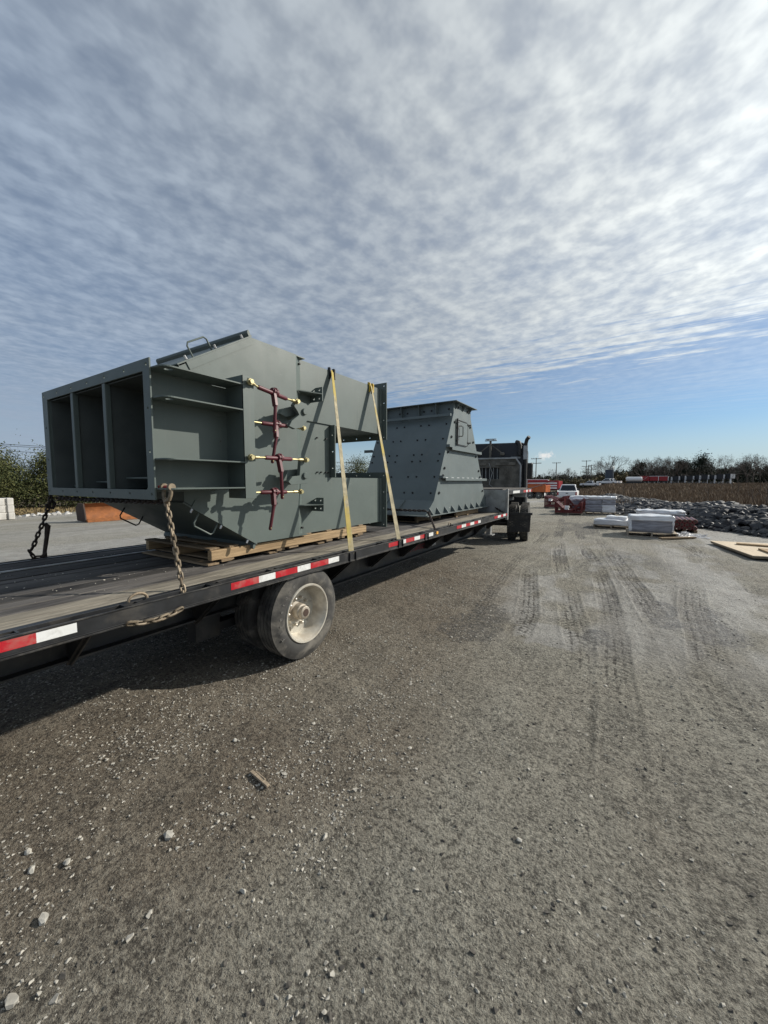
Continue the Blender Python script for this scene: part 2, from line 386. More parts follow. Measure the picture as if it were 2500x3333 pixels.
# ------------------------------------------------------------------ ground
def hsh(ix, iy, seed):
    n = (ix.astype(np.int64)*374761393+iy.astype(np.int64)*668265263+seed*1442695041) & 0x7fffffff
    n = ((n ^ (n >> 13))*1274126177) & 0x7fffffff
    return ((n ^ (n >> 16)) & 0xffff)/65535.0
def vn(x, y, seed=0):
    ix = np.floor(x); iy = np.floor(y); fx = x-ix; fy = y-iy; fx = fx*fx*(3-2*fx); fy = fy*fy*(3-2*fy)
    a = hsh(ix, iy, seed); b = hsh(ix+1, iy, seed); c = hsh(ix, iy+1, seed); d = hsh(ix+1, iy+1, seed)
    return (a*(1-fx)+b*fx)*(1-fy)+(c*(1-fx)+d*fx)*fy
def sm(x, a, b): t = np.clip((x-a)/(b-a), 0, 1); return t*t*(3-2*t)
def terrain(x, y):
    """flat yard; the lane ahead dips, the field to the right climbs slowly"""
    x = np.asarray(x, float); y = np.asarray(y, float)
    r = np.hypot(x, y); az = np.degrees(np.arctan2(x, y))
    lane = sm(az, -40, -28)*(1-sm(az, -5.5, -2.0)); fld = sm(az, -5.5, -2.0)*(1-sm(az, 60, 90))
    h = -0.0225*np.clip(r-28, 0, 46)*lane+0.0072*np.clip(r-32, 0, 170)*fld
    return h
TRACKS = [  # centre line (x, y) points, half width, depth, kind of tread
    ([(-0.30, 2.2), (-0.34, 3.95), (-0.42, 4.66), (-0.68, 6.1), (-1.15, 8.56), (-1.9, 13), (-3, 22)], 0.16, 0.012),
    ([(0.06, 2.6), (-0.06, 4.14), (-0.09, 4.87), (-0.19, 6.27), (-0.45, 8.48), (-1.08, 12.0), (-2.2, 20)], 0.15, 0.012),
    ([(0.75, 3.4), (0.54, 4.84), (0.36, 6.02), (0.13, 7.57), (-0.24, 10.06), (-1.0, 15), (-1.9, 22)], 0.17, 0.014),
    ([(0.70, 4.6), (0.76, 5.54), (0.79, 6.7), (0.90, 8.0), (1.0, 10)], 0.17, 0.014),
    ([(-1.05, 4.3), (-1.12, 5.36), (-1.69, 8.21), (-2.2, 11), (-2.6, 16)], 0.15, 0.010),
    ([(-1.6, 3.0), (-1.75, 5.0), (-2.1, 8.0), (-2.35, 11)], 0.13, 0.006),
    ([(1.5, 4.0), (1.7, 8.0), (1.5, 12), (0.9, 18)], 0.16, 0.010)]
def track_fields(x, y):
    dip = np.zeros_like(x); tread = np.zeros_like(x); gap = np.zeros_like(x); mask = np.zeros_like(x)
    for ti, (pts, hw, dep) in enumerate(TRACKS):
        ys = np.array([p[1] for p in pts]); xs = np.array([p[0] for p in pts])
        cx = np.interp(y, ys, xs); slope = np.gradient(xs, ys); cs = np.interp(y, ys, slope)
        d = (x-cx)/np.sqrt(1+cs*cs); d = d+(vn(x*1.3, y*1.3, 40+ti)-0.5)*0.03
        inside = (1-sm(np.abs(d), hw*0.86, hw*1.05))*sm(y, ys[0], ys[0]+0.6)*(1-sm(y, ys[-1]-3, ys[-1]))
        strength = 0.25+0.75*sm(vn(x*0.9+7*ti, y*0.55, 60+ti), 0.30, 0.62)
        inside = inside*strength
        lug = 0.5+0.5*np.sign(np.sin((y+np.abs(d)*0.8)*2*np.pi/0.09))
        rib = np.abs(np.sin(d/hw*np.pi*2.0)) > 0.30
        ridge = np.exp(-((np.abs(d)-hw*1.08)/0.022)**2)*strength*sm(y, ys[0], ys[0]+0.6)*(1-sm(y, ys[-1]-3, ys[-1]))
        inside = inside*(0.25+0.75*sm(y, 3.4, 5.0)); dip += -dep*inside+0.55*dep*ridge; tread += inside*(lug*rib)*dep*0.9; mask = np.maximum(mask, inside); ln = np.maximum(1.0*(np.abs(np.sin(d/hw*np.pi*2.0)) < 0.42), 0.6*(1-lug)*(vn(x*3, y*3, 80+ti) > 0.45)); gap = np.maximum(gap, inside*ln*(np.abs(d) < hw))
    return dip, tread, mask, gap
def graded(lo, hi, c0, c1, fine, grow):
    a = list(np.arange(c0, c1, fine)); s = fine
    x = c1
    while x < hi: a.append(x); s *= grow; x += s
    a.append(hi); s = fine; x = c0-fine; b = []
    while x > lo: b.append(x); s *= grow; x -= s
    b.append(lo)
    return np.array(b[::-1]+a)
gx = graded(-700, 700, -3.4, 2.4, 0.0135, 1.045); gy = graded(-60, 900, 0.2, 8.4, 0.017, 1.032)
GX, GY = np.meshgrid(gx, gy); fx = GX.ravel(); fy = GY.ravel()
near_w = (1-sm(np.hypot(fx, fy), 10, 24))
dip, tread, tmask, tgap = track_fields(fx, fy)
rel = (vn(fx*1.1, fy*1.1, 1)-0.5)*0.035+(vn(fx*4, fy*4, 2)-0.5)*0.016+(vn(fx*13, fy*13, 3)-0.5)*0.008+(vn(fx*34, fy*34, 4)-0.5)*0.0065
rough_w = 0.45+0.9*sm(vn(fx*0.8, fy*0.8, 9), 0.35, 0.7)
rel = rel*(0.55+0.45*rough_w)
rel *= (1-0.6*(1-sm(np.hypot(fx+2.75, fy-2.83), 0.25, 0.7)))
gz = terrain(fx, fy)+(rel+dip+tread)*near_w
mud = 0.55*np.clip(tmask*sm(vn(fx*0.9, fy*0.5, 21), 0.52, 0.68), 0, 1)*sm(fy, 3.6, 5.0)
def blob(cx, cy, rx, ry, seed):
    q = np.hypot((fx-cx)/rx, (fy-cy)/ry)+(vn(fx*3, fy*3, seed)-0.5)*0.9+(vn(fx*11, fy*11, seed+1)-0.5)*0.5
    return 1-sm(q, 0.75, 1.1)
mud = np.maximum(mud, 0.95*blob(0.42, 6.3, 0.22, 0.7, 31)); mud = np.maximum(mud, 0.85*blob(0.92, 6.3, 0.24, 0.75, 33))
mud = np.maximum(mud, 0.8*blob(-0.25, 5.0, 0.16, 0.35, 35)); mud = np.maximum(mud, 0.6*blob(-1.4, 17.0, 1.0, 2.2, 37)); mud = np.maximum(mud, 0.55*blob(-1.6, 4.6, 0.3, 0.9, 38))
mud = np.maximum(mud, 0.55*sm(vn(fx*0.35+9, fy*0.12, 39), 0.55, 0.75)*sm(fy, 6, 11)*sm(fx, -2.6, -1.8)*(1-sm(fy, 26, 34)))
pale = blob(-0.72, 4.8, 0.38, 0.34, 41)*0.9
pale = np.maximum(pale, 0.95*sm(vn(fx*0.9, fy*0.35, 43)*0.7+vn(fx*4, fy*2, 44)*0.3, 0.34, 0.58)*sm(fx+0.06*fy, 0.9, 1.7)*sm(fy, 4.5, 7)*(1-sm(fy, 17, 22)))
pale = np.maximum(pale, 0.85*sm(vn(fx*1.3, fy*0.45, 45)*0.6+vn(fx*5, fy*2.5, 46)*0.4, 0.36, 0.62)*sm(fx+0.1*fy, -1.6, -0.5)*sm(fy, 3.9, 5.2)*(1-sm(fy, 9, 16)))
left = sm(-fx, 6.2, 8.0)
band = sm(vn(fx*0.55, fy*0.05, 51)*0.7+vn(fx*2.2, fy*0.16, 52)*0.3, 0.36, 0.62)
pale = np.maximum(pale*(1-left), left*(0.30+0.70*band))
field = sm(np.degrees(np.arctan2(fx, fy)), -6, -3)*sm(np.hypot(fx, fy), 24, 30)*(fx > -12)
field = np.maximum(field, sm(-fx, 27.5, 29))
field = np.maximum(field, sm(np.hypot(fx, fy), 95, 115))
nx, ny = len(gx), len(gy)
ii = np.arange(nx*ny).reshape(ny, nx)
quads = np.stack([ii[:-1, :-1], ii[:-1, 1:], ii[1:, 1:], ii[1:, :-1]], -1).reshape(-1, 4)
gm = bpy.data.meshes.new('ground'); gm.vertices.add(nx*ny); gm.loops.add(len(quads)*4); gm.polygons.add(len(quads))
gm.vertices.foreach_set('co', np.stack([fx, fy, gz], -1).astype(np.float32).ravel())
gm.loops.foreach_set('vertex_index', quads.astype(np.int32).ravel())
gm.polygons.foreach_set('loop_start', (np.arange(len(quads))*4).astype(np.int32))
gm.polygons.foreach_set('use_smooth', np.ones(len(quads), bool)); gm.update(calc_edges=True)
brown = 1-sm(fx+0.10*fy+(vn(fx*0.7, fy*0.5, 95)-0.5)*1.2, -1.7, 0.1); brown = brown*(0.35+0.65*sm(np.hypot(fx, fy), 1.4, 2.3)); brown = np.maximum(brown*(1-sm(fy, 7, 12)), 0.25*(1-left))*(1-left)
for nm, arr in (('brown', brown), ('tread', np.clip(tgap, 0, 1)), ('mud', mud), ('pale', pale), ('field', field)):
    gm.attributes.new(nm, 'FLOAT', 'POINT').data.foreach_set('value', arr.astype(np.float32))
def ground_z(x, y): return float(terrain(x, y))
m = bpy.data.materials.new('dirt'); m.use_nodes = True; t = NT(m.node_tree); b = t.n['Principled BSDF']
P = t.new('ShaderNodeTexCoord').outputs['Object']
A = lambda nm: t.new('ShaderNodeAttribute', attribute_name=nm).outputs['Fac']
nb = t.noise(P, 0.55, 4, 0.6, 0.3); nm_ = t.noise(P, 3.2, 5, 0.62); nf = t.noise(P, 48, 5, 0.75); ng = t.noise(P, 120, 3, 0.75)
vo = t.voro(P, 75); vo2 = t.voro(P, 32)
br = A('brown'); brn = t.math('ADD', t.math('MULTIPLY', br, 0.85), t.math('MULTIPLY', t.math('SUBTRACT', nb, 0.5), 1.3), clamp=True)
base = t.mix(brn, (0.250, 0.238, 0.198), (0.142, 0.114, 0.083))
lgt = t.mix(brn, (0.395, 0.378, 0.318), (0.245, 0.214, 0.166)); drk = t.mix(brn, (0.062, 0.057, 0.048), (0.040, 0.033, 0.025))
stk = t.noise(t.mapping(P, rot=(0, 0, R(7)), scl=(9, 0.55, 1)), 1.0, 6, 0.7)
nc = t.noise(P, 17, 5, 0.72); np_ = t.noise(P, 1.7, 5, 0.65, 0.4)
base = t.mix(t.math('MULTIPLY', t.ramp(np_, 0.50, 0.36), 0.45), base, drk)
base = t.mix(t.math('MULTIPLY', t.ramp(np_, 0.55, 0.72), 0.35), base, lgt)
base = t.mix(t.math('MULTIPLY', t.ramp(stk, 0.46, 0.36), 0.40), base, drk)
base = t.mix(t.math('MULTIPLY', t.ramp(stk, 0.54, 0.66), 0.40), base, lgt)
base = t.mix(t.math('MULTIPLY', t.ramp(nc, 0.47, 0.37), 0.75), base, drk)
base = t.mix(t.math('MULTIPLY', t.ramp(nc, 0.54, 0.64), 0.55), base, lgt)
base = t.mix(t.math('MULTIPLY', t.ramp(nf, 0.50, 0.62), 0.75), base, lgt)
base = t.mix(t.math('MULTIPLY', t.ramp(nf, 0.48, 0.38), 0.90), base, drk)  # pits between grains darkened: their small shadows put into the colour
base = t.mix(t.math('MULTIPLY', t.ramp(ng, 0.56, 0.66), 0.5), base, (0.38, 0.36, 0.305))
base = t.mix(t.math('MULTIPLY', t.ramp(ng, 0.45, 0.36), 0.75), base, drk)  # finer pits, their shade painted in as well
palec = t.mix(t.ramp(nm_, 0.35, 0.65), (0.26, 0.252, 0.235), (0.36, 0.352, 0.33))
palec = t.mix(t.math('MULTIPLY', t.ramp(nf, 0.5, 0.34), 0.6), palec, (0.13, 0.122, 0.108))  # same pit shade painted into the pale dirt
pl = A('pale')
bnd = t.noise(t.mapping(P, scl=(1.1, 0.06, 1)), 1.0, 5, 0.65)
palec = t.mix(t.math('MULTIPLY', t.ramp(bnd, 0.5, 0.36), 0.75), palec, (0.12, 0.112, 0.10))
base = t.mix(t.math('MULTIPLY', pl, 0.8), base, palec)
base = t.mix(t.math('MULTIPLY', t.ramp(A('tread'), 0.18, 0.55), t.ramp(t.noise(P, 7, 5, 0.75), 0.40, 0.58, 0.05, 0.9)), base, (0.052, 0.047, 0.040))
md = A('mud'); mdn = t.math('ADD', t.math('MULTIPLY', t.noise(P, 26, 5, 0.75), 0.7), t.math('MULTIPLY', t.noise(P, 7, 4, 0.65), 0.3)); mdf = t.math('MULTIPLY', t.ramp(md, 0.1, 0.7), t.ramp(mdn, 0.43, 0.53))
base = t.mix(t.math('MULTIPLY', mdf, 0.85), base, (0.034, 0.031, 0.028))
fl = A('field')
fc = t.mix(t.ramp(t.noise(P, 0.08, 4), 0.35, 0.65), (0.10, 0.072, 0.045), (0.15, 0.115, 0.07))
base = t.mix(fl, base, fc)
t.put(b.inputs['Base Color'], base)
t.put(b.inputs['Roughness'], t.math('SUBTRACT', 0.92, t.math('ADD', t.math('MULTIPLY', pl, 0.22), t.math('MULTIPLY', mdf, 0.25))))
b.inputs['Specular IOR Level'].default_value = 0.35
hgt = t.math('ADD', t.math('MULTIPLY', nf, 0.9), t.math('MULTIPLY', t.math('SUBTRACT', 1.0, vo), 0.12))
hgt = t.math('ADD', hgt, t.math('MULTIPLY', ng, 0.35))
t.put(b.inputs['Normal'], t.bump(t.math('ADD', hgt, t.math('MULTIPLY', nc, 1.2)), 1.0, 0.026))
gm.materials.append(m)
ground = bpy.data.objects.new('ground', gm); col.objects.link(ground); ground['kind'] = 'structure'; WL['ground'] = Vector((0, 0, 0))
def surf(x, y):
    i = min(max(int(np.searchsorted(gx, x))-1, 0), nx-2); j = min(max(int(np.searchsorted(gy, y))-1, 0), ny-2)
    return float(max(gz[j*nx+i], gz[j*nx+i+1], gz[(j+1)*nx+i], gz[(j+1)*nx+i+1]))
GZ = gz.reshape(ny, nx)


# ------------------------------------------------------------------ text as flat lettering
def letters(body, size, xf, name, matn, parent, shear=0.0, ext=0.0015):
    cu = bpy.data.curves.new('txt', 'FONT'); cu.body = body; cu.size = size; cu.extrude = ext; cu.shear = shear; cu.align_x = 'CENTER'; cu.align_y = 'CENTER'
    ob = bpy.data.objects.new('txt', cu); col.objects.link(ob); bpy.context.view_layer.update()
    me = bpy.data.meshes.new_from_object(ob.evaluated_get(bpy.context.evaluated_depsgraph_get()))
    vs = [v.co.copy() for v in me.vertices]; fs = [tuple(p.vertices) for p in me.polygons]
    bpy.data.objects.remove(ob); bpy.data.curves.remove(cu); bpy.data.meshes.remove(me)
    mb = MB(xf); mb.add(vs, fs)
    return mb.build(name, matn, parent) if name else mb
FACE_X = Matrix(((0, 0, 1, 0), (1, 0, 0, 0), (0, 1, 0, 0), (0, 0, 0, 1)))       # text plane facing +X, reading along +Y

# ------------------------------------------------------------------ trailer
XR, XL, DZ = -2.72, -5.30, 0.985
tr = thing('flatbed_trailer', (-4.01, 4.5, 0), 'long black step-deck flatbed trailer with worn wooden deck and red-white reflective tape', 'trailer')
n = 14; x0, x1 = -2.865, -5.16; w = (x0-x1)/n
for k in range(n):
    a = x0-w*k-0.005; zz = DZ+random.uniform(-0.004, 0.003)
    if k == 11: a -= 0
    mb = MB(); ys = [-0.9, 4.6+random.uniform(-.3, .3), 10.24]
    mb.box(a-w+0.012, a, ys[0], ys[1]-0.003, DZ-0.04, zz); mb.box(a-w+0.012, a, ys[1]+0.003, ys[2], DZ-0.04, zz+random.uniform(-0.002, 0.002))
    mb.build('plank', 'deck_wood_worn' if k < 2 else 'deck_wood', tr, bevel=0.004)
MB().box(-4.745, -4.700, -0.9, 10.24, DZ+0.001, DZ+0.010).build('deck_strip', 'galvanised', tr)
# side rails: inner channel, stake pockets, outer rub rail
def rail(sx, X0, Xin, nm):
    r = MB(); s = sx
    r.box(min(Xin, Xin+s*0.055), max(Xin, Xin+s*0.055), -0.9, 10.25, DZ-0.15, DZ+0.006)
    r.box(min(X0, X0-s*0.012), max(X0, X0-s*0.012), -0.9, 10.25, DZ-0.095, DZ+0.004)
    r.box(min(X0, X0-s*0.045), max(X0, X0-s*0.045), -0.9, 10.25, DZ-0.103, DZ-0.0955)
    o_ = r.build(nm, 'black_steel', tr, bevel=0.002)
    e_ = MB(); e_.box(min(X0, X0+s*0.010), max(X0, X0+s*0.010), -0.9, 10.22, DZ-0.113, DZ-0.1035); e_.box(min(X0, X0+s*0.007), max(X0, X0+s*0.007), -0.9, 10.22, DZ-0.004, DZ+0.0045)
    e_.build('rub_bead', 'worn_steel', o_, bevel=0.001)
    return o_
rail(1, XR, -2.862, 'side_rail'); rail(-1, XL, -5.163, 'side_rail')
pk = None
for k in range(19):
    y = -0.62+0.61*k
    if pk is None:
        mb = MB(); mb.plate(rect(-0.035, -0.05, 0.032, 0.05), (-2.772, y, DZ-0.10), EX, EY, 0.107, [rect(-0.024, -0.038, 0.022, 0.038)])
        pk = mb.build('stake_pocket', 'black_steel', tr)
    else: inst(pk, WL[pk.name]+Vector((0, 0.61*k, 0)), tr)
sp = None
for k in range(18):
    y = -0.31+0.61*k
    if sp is None: sp = MB().cyl((-2.805, y, DZ-0.05), (-2.733, y, DZ-0.05), 0.020, n=10).build('pipe_spool', 'black_steel', tr, True)
    else: inst(sp, WL[sp.name]+Vector((0, 0.61*k, 0)), tr)
def tape(y0, y1, c, z0=0.915, z1=0.972, x=XR):
    return MB().box(x+0.0005, x+0.0025, y0, y1, z0, z1).build('reflective_tape', c, tr)
TAPE = [(0.05, 0.71, 'tape_red'), (0.71, 0.895, 'tape_white'), (1.938, 2.218, 'tape_red'), (2.218, 2.404, 'tape_white'), (2.404, 2.684, 'tape_red'), (2.684, 2.864, 'tape_white'),
        (2.864, 3.142, 'tape_red'), (3.142, 3.32, 'tape_white'), (4.37, 4.62, 'tape_red'), (4.74, 4.84, 'tape_white'), (4.84, 5.10, 'tape_red'), (5.10, 5.28, 'tape_white'), (5.28, 5.45, 'tape_red'),
        (5.55, 5.75, 'tape_white'), (6.77, 7.02, 'tape_red'), (7.02, 7.24, 'tape_white'), (7.24, 7.49, 'tape_red'), (7.49, 7.71, 'tape_white'), (7.71, 7.96, 'tape_red'), (7.96, 8.12, 'tape_white'),
        (9.11, 9.39, 'tape_red'), (9.39, 9.64, 'tape_white'), (9.64, 9.86, 'tape_red'), (9.86, 10.08, 'tape_white'), (10.08, 10.245, 'tape_red')]
for a in TAPE: tape(*a)
MB().box(XR+0.0005, XR+0.012, 5.86, 5.93, 0.92, 0.965).build('marker_lamp', 'amber', tr, bevel=0.003)
# main beams
prof = [(-0.9, DZ-0.045), (10.22, DZ-0.045), (10.22, 0.70), (9.2, 0.47), (3.6, 0.45), (2.4, 0.57), (-0.9, 0.57)]
def beam(x):
    b_ = MB(); b_.plate(prof, (x, 0, 0), EY, EZ, 0.018)
    pts = prof[2:]
    for (ya, za), (yb, zb) in zip(pts, pts[1:]): b_.bar((x+0.009, ya, za-0.008), (x+0.009, yb, zb-0.008), 0.17, 0.016)
    return b_.build('main_beam', 'beam_black', tr)
bR = beam(-3.32); beam(-4.72)
letters('554', 0.105, Matrix.Translation((-3.2985, 7.02, 0.555)) @ FACE_X, 'number', 'tape_white', tr)
logo = mat('faded_red', (0.17, 0.012, 0.022), 0.6, 0, 0.3, 20, (0.016, 0.017, 0.019), 0.85, 14)
letters('Transcraft', 0.205, Matrix.Translation((-3.2985, 6.40, 0.60)) @ FACE_X, 'lettering', 'faded_red', tr, shear=0.35)
# outriggers: tapered brackets from the rail down to the beam
og = None
for k in range(12):
    y = 0.1+0.93*k
    if og is None:
        mb = MB(); mb.plate([(-3.30, 0.52), (-3.24, 0.52), (-2.83, 0.86), (-2.83, DZ-0.05), (-3.30, DZ-0.05)], (0, y, 0), EX, EZ, 0.012)
        mb.bar((-3.27, y-0.006, 0.525), (-2.85, y-0.006, 0.875), 0.05, 0.008)
        og = mb.build('outrigger', 'black_steel', tr)
    else: inst(og, WL[og.name]+Vector((0, 0.93*k, 0)), tr)
cm_ = None
for k in range(22):
    y = -0.6+0.5*k
    if cm_ is None: cm_ = MB().box(-5.15, -2.87, y, y+0.06, DZ-0.13, DZ-0.045).build('cross_member', 'black_steel', tr)
    else: inst(cm_, WL[cm_.name]+Vector((0, 0.5*k, 0)), tr)
# strap winches under the rail
for y in (3.565, 4.68, 5.50):
    g = MB(); g.box(-2.775, XR+0.018, y-0.062, y-0.054, 0.865, 0.975); g.box(-2.775, XR+0.018, y+0.054, y+0.062, 0.865, 0.975); g.box(-2.775, XR+0.006, y-0.062, y+0.062, 0.976, 0.992)
    wn_ = g.build('strap_winch', 'black_steel', tr, bevel=0.002)
    MB().cyl((-2.835, y-0.075, 0.905), (-2.835, y+0.095, 0.905), 0.024, n=12).build('winch_drum', 'galvanised', wn_, True)
for y in (1.27, 6.62):      # rusty D-rings laid on the rail
    a = [(-2.80+0.0, y+0.06*math.cos(tt), DZ+0.012+0.045*math.sin(tt)) for tt in [math.pi*k/8 for k in range(9)]]
    MB().tube(a, 0.010, 8).build('tie_ring', 'chain_bright', tr, True)
# riser and upper deck
r_ = MB().box(XL, XR, 10.25, 10.29, 0.86, 1.575).build('riser_plate', 'galvanised', tr, bevel=0.004)
MB().box(XR-0.05, XR+0.012, 10.225, 10.30, 0.80, 1.60).build('riser_post', 'galvanised', tr, bevel=0.004)
u = MB(); u.box(XL, XR+0.004, 10.30, 13.10, 1.455, 1.57)
u.build('upper_deck', 'black_steel', tr, bevel=0.004)
MB().box(-5.15, -2.87, 10.30, 13.08, 1.571, 1.60).build('upper_planks', 'deck_wood', tr)
for a in [(10.75, 11.5, 'tape_white'), (11.95, 12.28, 'tape_red'), (12.28, 12.5, 'tape_white'), (12.5, 12.75, 'tape_red'), (12.75, 12.9, 'tape_white'), (12.9, 13.08, 'tape_red')]:
    tape(a[0], a[1], a[2], 1.475, 1.545, XR+0.004)
MB().box(-4.75, -3.25, 10.30, 13.0, 1.20, 1.45).build('gooseneck_frame', 'beam_black', tr)
lg = MB().box(-3.33, -3.21, 10.42, 10.54, 0.36, 1.25).build('landing_leg', 'galvanised', tr, bevel=0.004)
MB().box(-3.40, -3.14, 10.36, 10.60, 0.33, 0.36).build('foot', 'galvanised', lg)
MB().cyl((-4.8, 10.48, 0.8), (-3.27, 10.48, 0.8), 0.025).build('landing_shaft', 'black_steel', tr, True)
# axle, suspension
MB().cyl((-5.1, 2.83, 0.46), (-2.95, 2.83, 0.46), 0.065).build('axle', 'black_steel', tr, True)
for x in (-3.42, -4.62):
    MB().box(x-0.06, x+0.06, 2.15, 3.25, 0.34, 0.42).build('suspension_arm', 'beam_black', tr)
    MB().box(x-0.07, x+0.07, 2.0, 2.25, 0.30, 0.94).build('suspension_hanger', 'beam_black', tr)
    MB().lathe([(0, 0.10), (0.05, 0.14), (0.11, 0.11), (0.17, 0.14), (0.22, 0.10)], (x, 3.2, 0.43), EZ, 20).build('air_spring', 'rubber', tr, True)
MB().box(-3.62, -3.42, 1.72, 1.98, 0.56, 0.70).build('brake_chamber', 'black_steel', tr, bevel=0.01)

def tyre_prof(Rt, w, ri, grooves=4, gd=0.012):
    h = w/2; p = [(-h+0.02, ri), (-h+0.004, ri+0.03), (-h, (Rt+ri)/2), (-h+0.010, Rt-0.05), (-h+0.028, Rt-0.012)]
    tw = w-0.07; step = tw/grooves
    for k in range(grooves):
        a = -tw/2+step*k
        p += [(a+0.004, Rt), (a+step-0.014, Rt), (a+step-0.012, Rt-gd), (a+step+0.000, Rt-gd)]
    p.append((tw/2+0.004, Rt))
    p += [(h-0.028, Rt-0.012), (h-0.010, Rt-0.05), (h, (Rt+ri)/2), (h-0.004, ri+0.03), (h-0.02, ri)]
    return p
def dual_wheel(parent, cx, y, z, s, Rt=0.46, w=0.262, ri=0.285, letter=False):
    """outer and inner wheel of a dual; cx is the outer face of the outer tyre, s the outward side"""
    ax = Vector((s, 0, 0)); wh = None
    for kk, off in enumerate((0.0, 0.335)):
        c = Vector((cx-s*(w/2+off), y, z))
        wheel = MB().lathe(tyre_prof(Rt, w, ri), c, ax, 64, True).build('wheel', 'rubber', parent, True)
        h = w/2
        if kk == 0:
            rim = MB().lathe([(h-0.005, ri+0.016), (h+0.004, ri+0.010), (h+0.002, ri-0.004), (h-0.02, ri-0.012), (h-0.05, ri-0.030), (h-0.13, ri-0.042), (h-0.165, ri-0.055), (h-0.172, 0.20), (h-0.166, 0.155),
                               (h-0.18, 0.15), (h-0.19, 0.21), (h-0.19, ri-0.04), (-h, ri-0.03), (-h, ri+0.01)], c, ax, 48, True).build('rim', 'rim', wheel, True)
            # disc ring with hand holes
            hp = [circ(0.205*math.cos(t0), 0.205*math.sin(t0), 0.030, 10) for t0 in [2*math.pi*k/5+0.35 for k in range(5)]]
            d = MB(); d.plate(circ(0, 0, ri-0.05, 40), c+ax*(h-0.166), EY*s, EZ, 0.006, hp+[circ(0, 0, 0.10, 24)]); d.build('disc', 'rim', wheel)
            dk = MB(); dk.lathe([(h-0.22, 0.0), (h-0.22, ri-0.06)], c, ax, 32); dk.build('brake_drum', 'soot', wheel)
            MB().lathe([(h-0.17, 0.115), (h-0.15, 0.112), (h-0.142, 0.085), (h-0.085, 0.078), (h-0.075, 0.066), (h-0.040, 0.064), (h-0.034, 0.055), (h-0.034, 0.0)], c, ax, 28).build('hub', 'hub', wheel, True)
            MB().lathe([(h-0.036, 0.040), (h-0.031, 0.038), (h-0.031, 0.0)], c, ax, 20).build('hub_cap', 'rust_dark', wheel, True)
            for k in range(10):
                t0 = 2*math.pi*k/10; p = c+ax*(h-0.168)+EY*0.142*math.cos(t0)+EZ*0.142*math.sin(t0)
                MB().tube([p, p+ax*0.028, p+ax*0.045, p+ax*0.050], [0.017, 0.017, 0.013, 0.005], 6).build('lug_nut', 'lug', wheel)
            if letter:
                word = 'Firestone'; vs = MB(); rr = ri+0.088
                for i, ch in enumerate(word):
                    th = R(205-i*10.5)      # angle in the wheel plane, from +Y
                    pos = c+ax*(h-0.001)+EY*rr*math.cos(th)+EZ*rr*math.sin(th)
                    rot = Matrix.Translation(pos) @ Matrix.Rotation(th-math.pi/2, 4, 'X') @ FACE_X
                    q = letters(ch, 0.062, rot, None, None, None, ext=0.002); vs.add(q.v, q.f)
                vs.build('lettering', 'sidewall_grey', wheel)
        wh = wheel
    return wh
mat('sidewall_grey', (0.13, 0.125, 0.115), 0.8)
dual_wheel(tr, XR-0.004, 2.83, 0.462, 1, letter=True)
dual_wheel(tr, XL+0.004, 2.83, 0.462, -1)

# ------------------------------------------------------------------ steel diverter chute lying on pallets
ch = thing('diverter_chute', (-4.2, 3.4, 1.15), 'big grey-green steel two-leg chute with three-bay inlet lying on pallets at the trailer tail', 'chute')
G = 'paint_grey'
YF, FXR, FXL, FZ0, FZ1 = 1.57, -3.11, -5.30, 1.655, 2.735
OXR, OXL, OZ0, OZ1 = -3.21, -5.17, 1.735, 2.645
holes = []
for z in (FZ0+0.045, FZ1-0.045):
    for x in np.linspace(FXL+0.045, FXR-0.045, 7): holes.append(circ(x, z, 0.011, 8))
for x in (FXL+0.06, FXR-0.045):
    for z in np.linspace(FZ0+0.045, FZ1-0.045, 4)[1:3]: holes.append(circ(x, z, 0.011, 8))
f = MB(); f.plate(rect(FXL, FZ0, FXR, FZ1), (0, YF+0.014, 0), EX, EZ, 0.014, holes+[[(OXL, OZ0), (OXR-0.02, OZ0), (OXR, OZ0+0.02), (OXR, OZ1), (OXL, OZ1)]])
f.build('inlet_flange', G, ch, bevel=0.002)
# inlet box walls
def pl(name, pts, O, U, V, t, holes=(), m_=G, bev=0.0, par=None): 
    q = MB(); q.plate(pts, O, U, V, t, holes); return q.build(name, m_, par or ch, bevel=bev)
pl('inlet_side', rect(YF+0.015, OZ0-0.01, 2.32, OZ1+0.01), (OXR, 0, 0), EY, EZ, 0.010)
pl('inlet_side', rect(YF+0.015, OZ0-0.01, 2.32, OZ1+0.01), (OXL-0.010, 0, 0), EY, EZ, 0.010)
pl('inlet_top', rect(OXL-0.010, YF+0.015, OXR+0.010, 2.15), (0, 0, OZ1+0.0105), EX, EY, 0.010)
pl('inlet_bottom', rect(OXL-0.010, YF+0.015, OXR+0.010, 2.15), (0, 0, OZ0-0.0205), EX, EY, 0.010)
for xd in (-4.565, -3.89):
    dv_ = MB().box(xd-0.028, xd+0.028, YF+0.004, YF+0.05, OZ0, OZ1).build('divider_bar', G, ch, bevel=0.004); MB().box(xd-0.012, xd+0.012, YF+0.0505, 2.9, OZ0, OZ1).build('divider_plate', 'dark_grey_shade', dv_)  # plate behind each bar coloured dark for the shade inside
MB().box(OXL+0.02, -4.62, 1.75, 2.4, OZ0+0.005, OZ0+0.028).build('inner_ledge', G, ch)
q = MB(); q.box(-4.52, -3.93, 1.72, 2.5, OZ0+0.055, OZ0+0.067); q.build('inner_ledge', G, ch)
q = MB(); q.box(-3.85, OXR-0.012, 1.70, 2.5, OZ0+0.090, OZ0+0.102); q.build('inner_ledge', G, ch)
q = MB(); q.bar((-3.60, 2.0, OZ0+0.13), (-3.25, 2.4, OZ0+0.26), 0.30, 0.012); q.build('inner_baffle', G, ch)
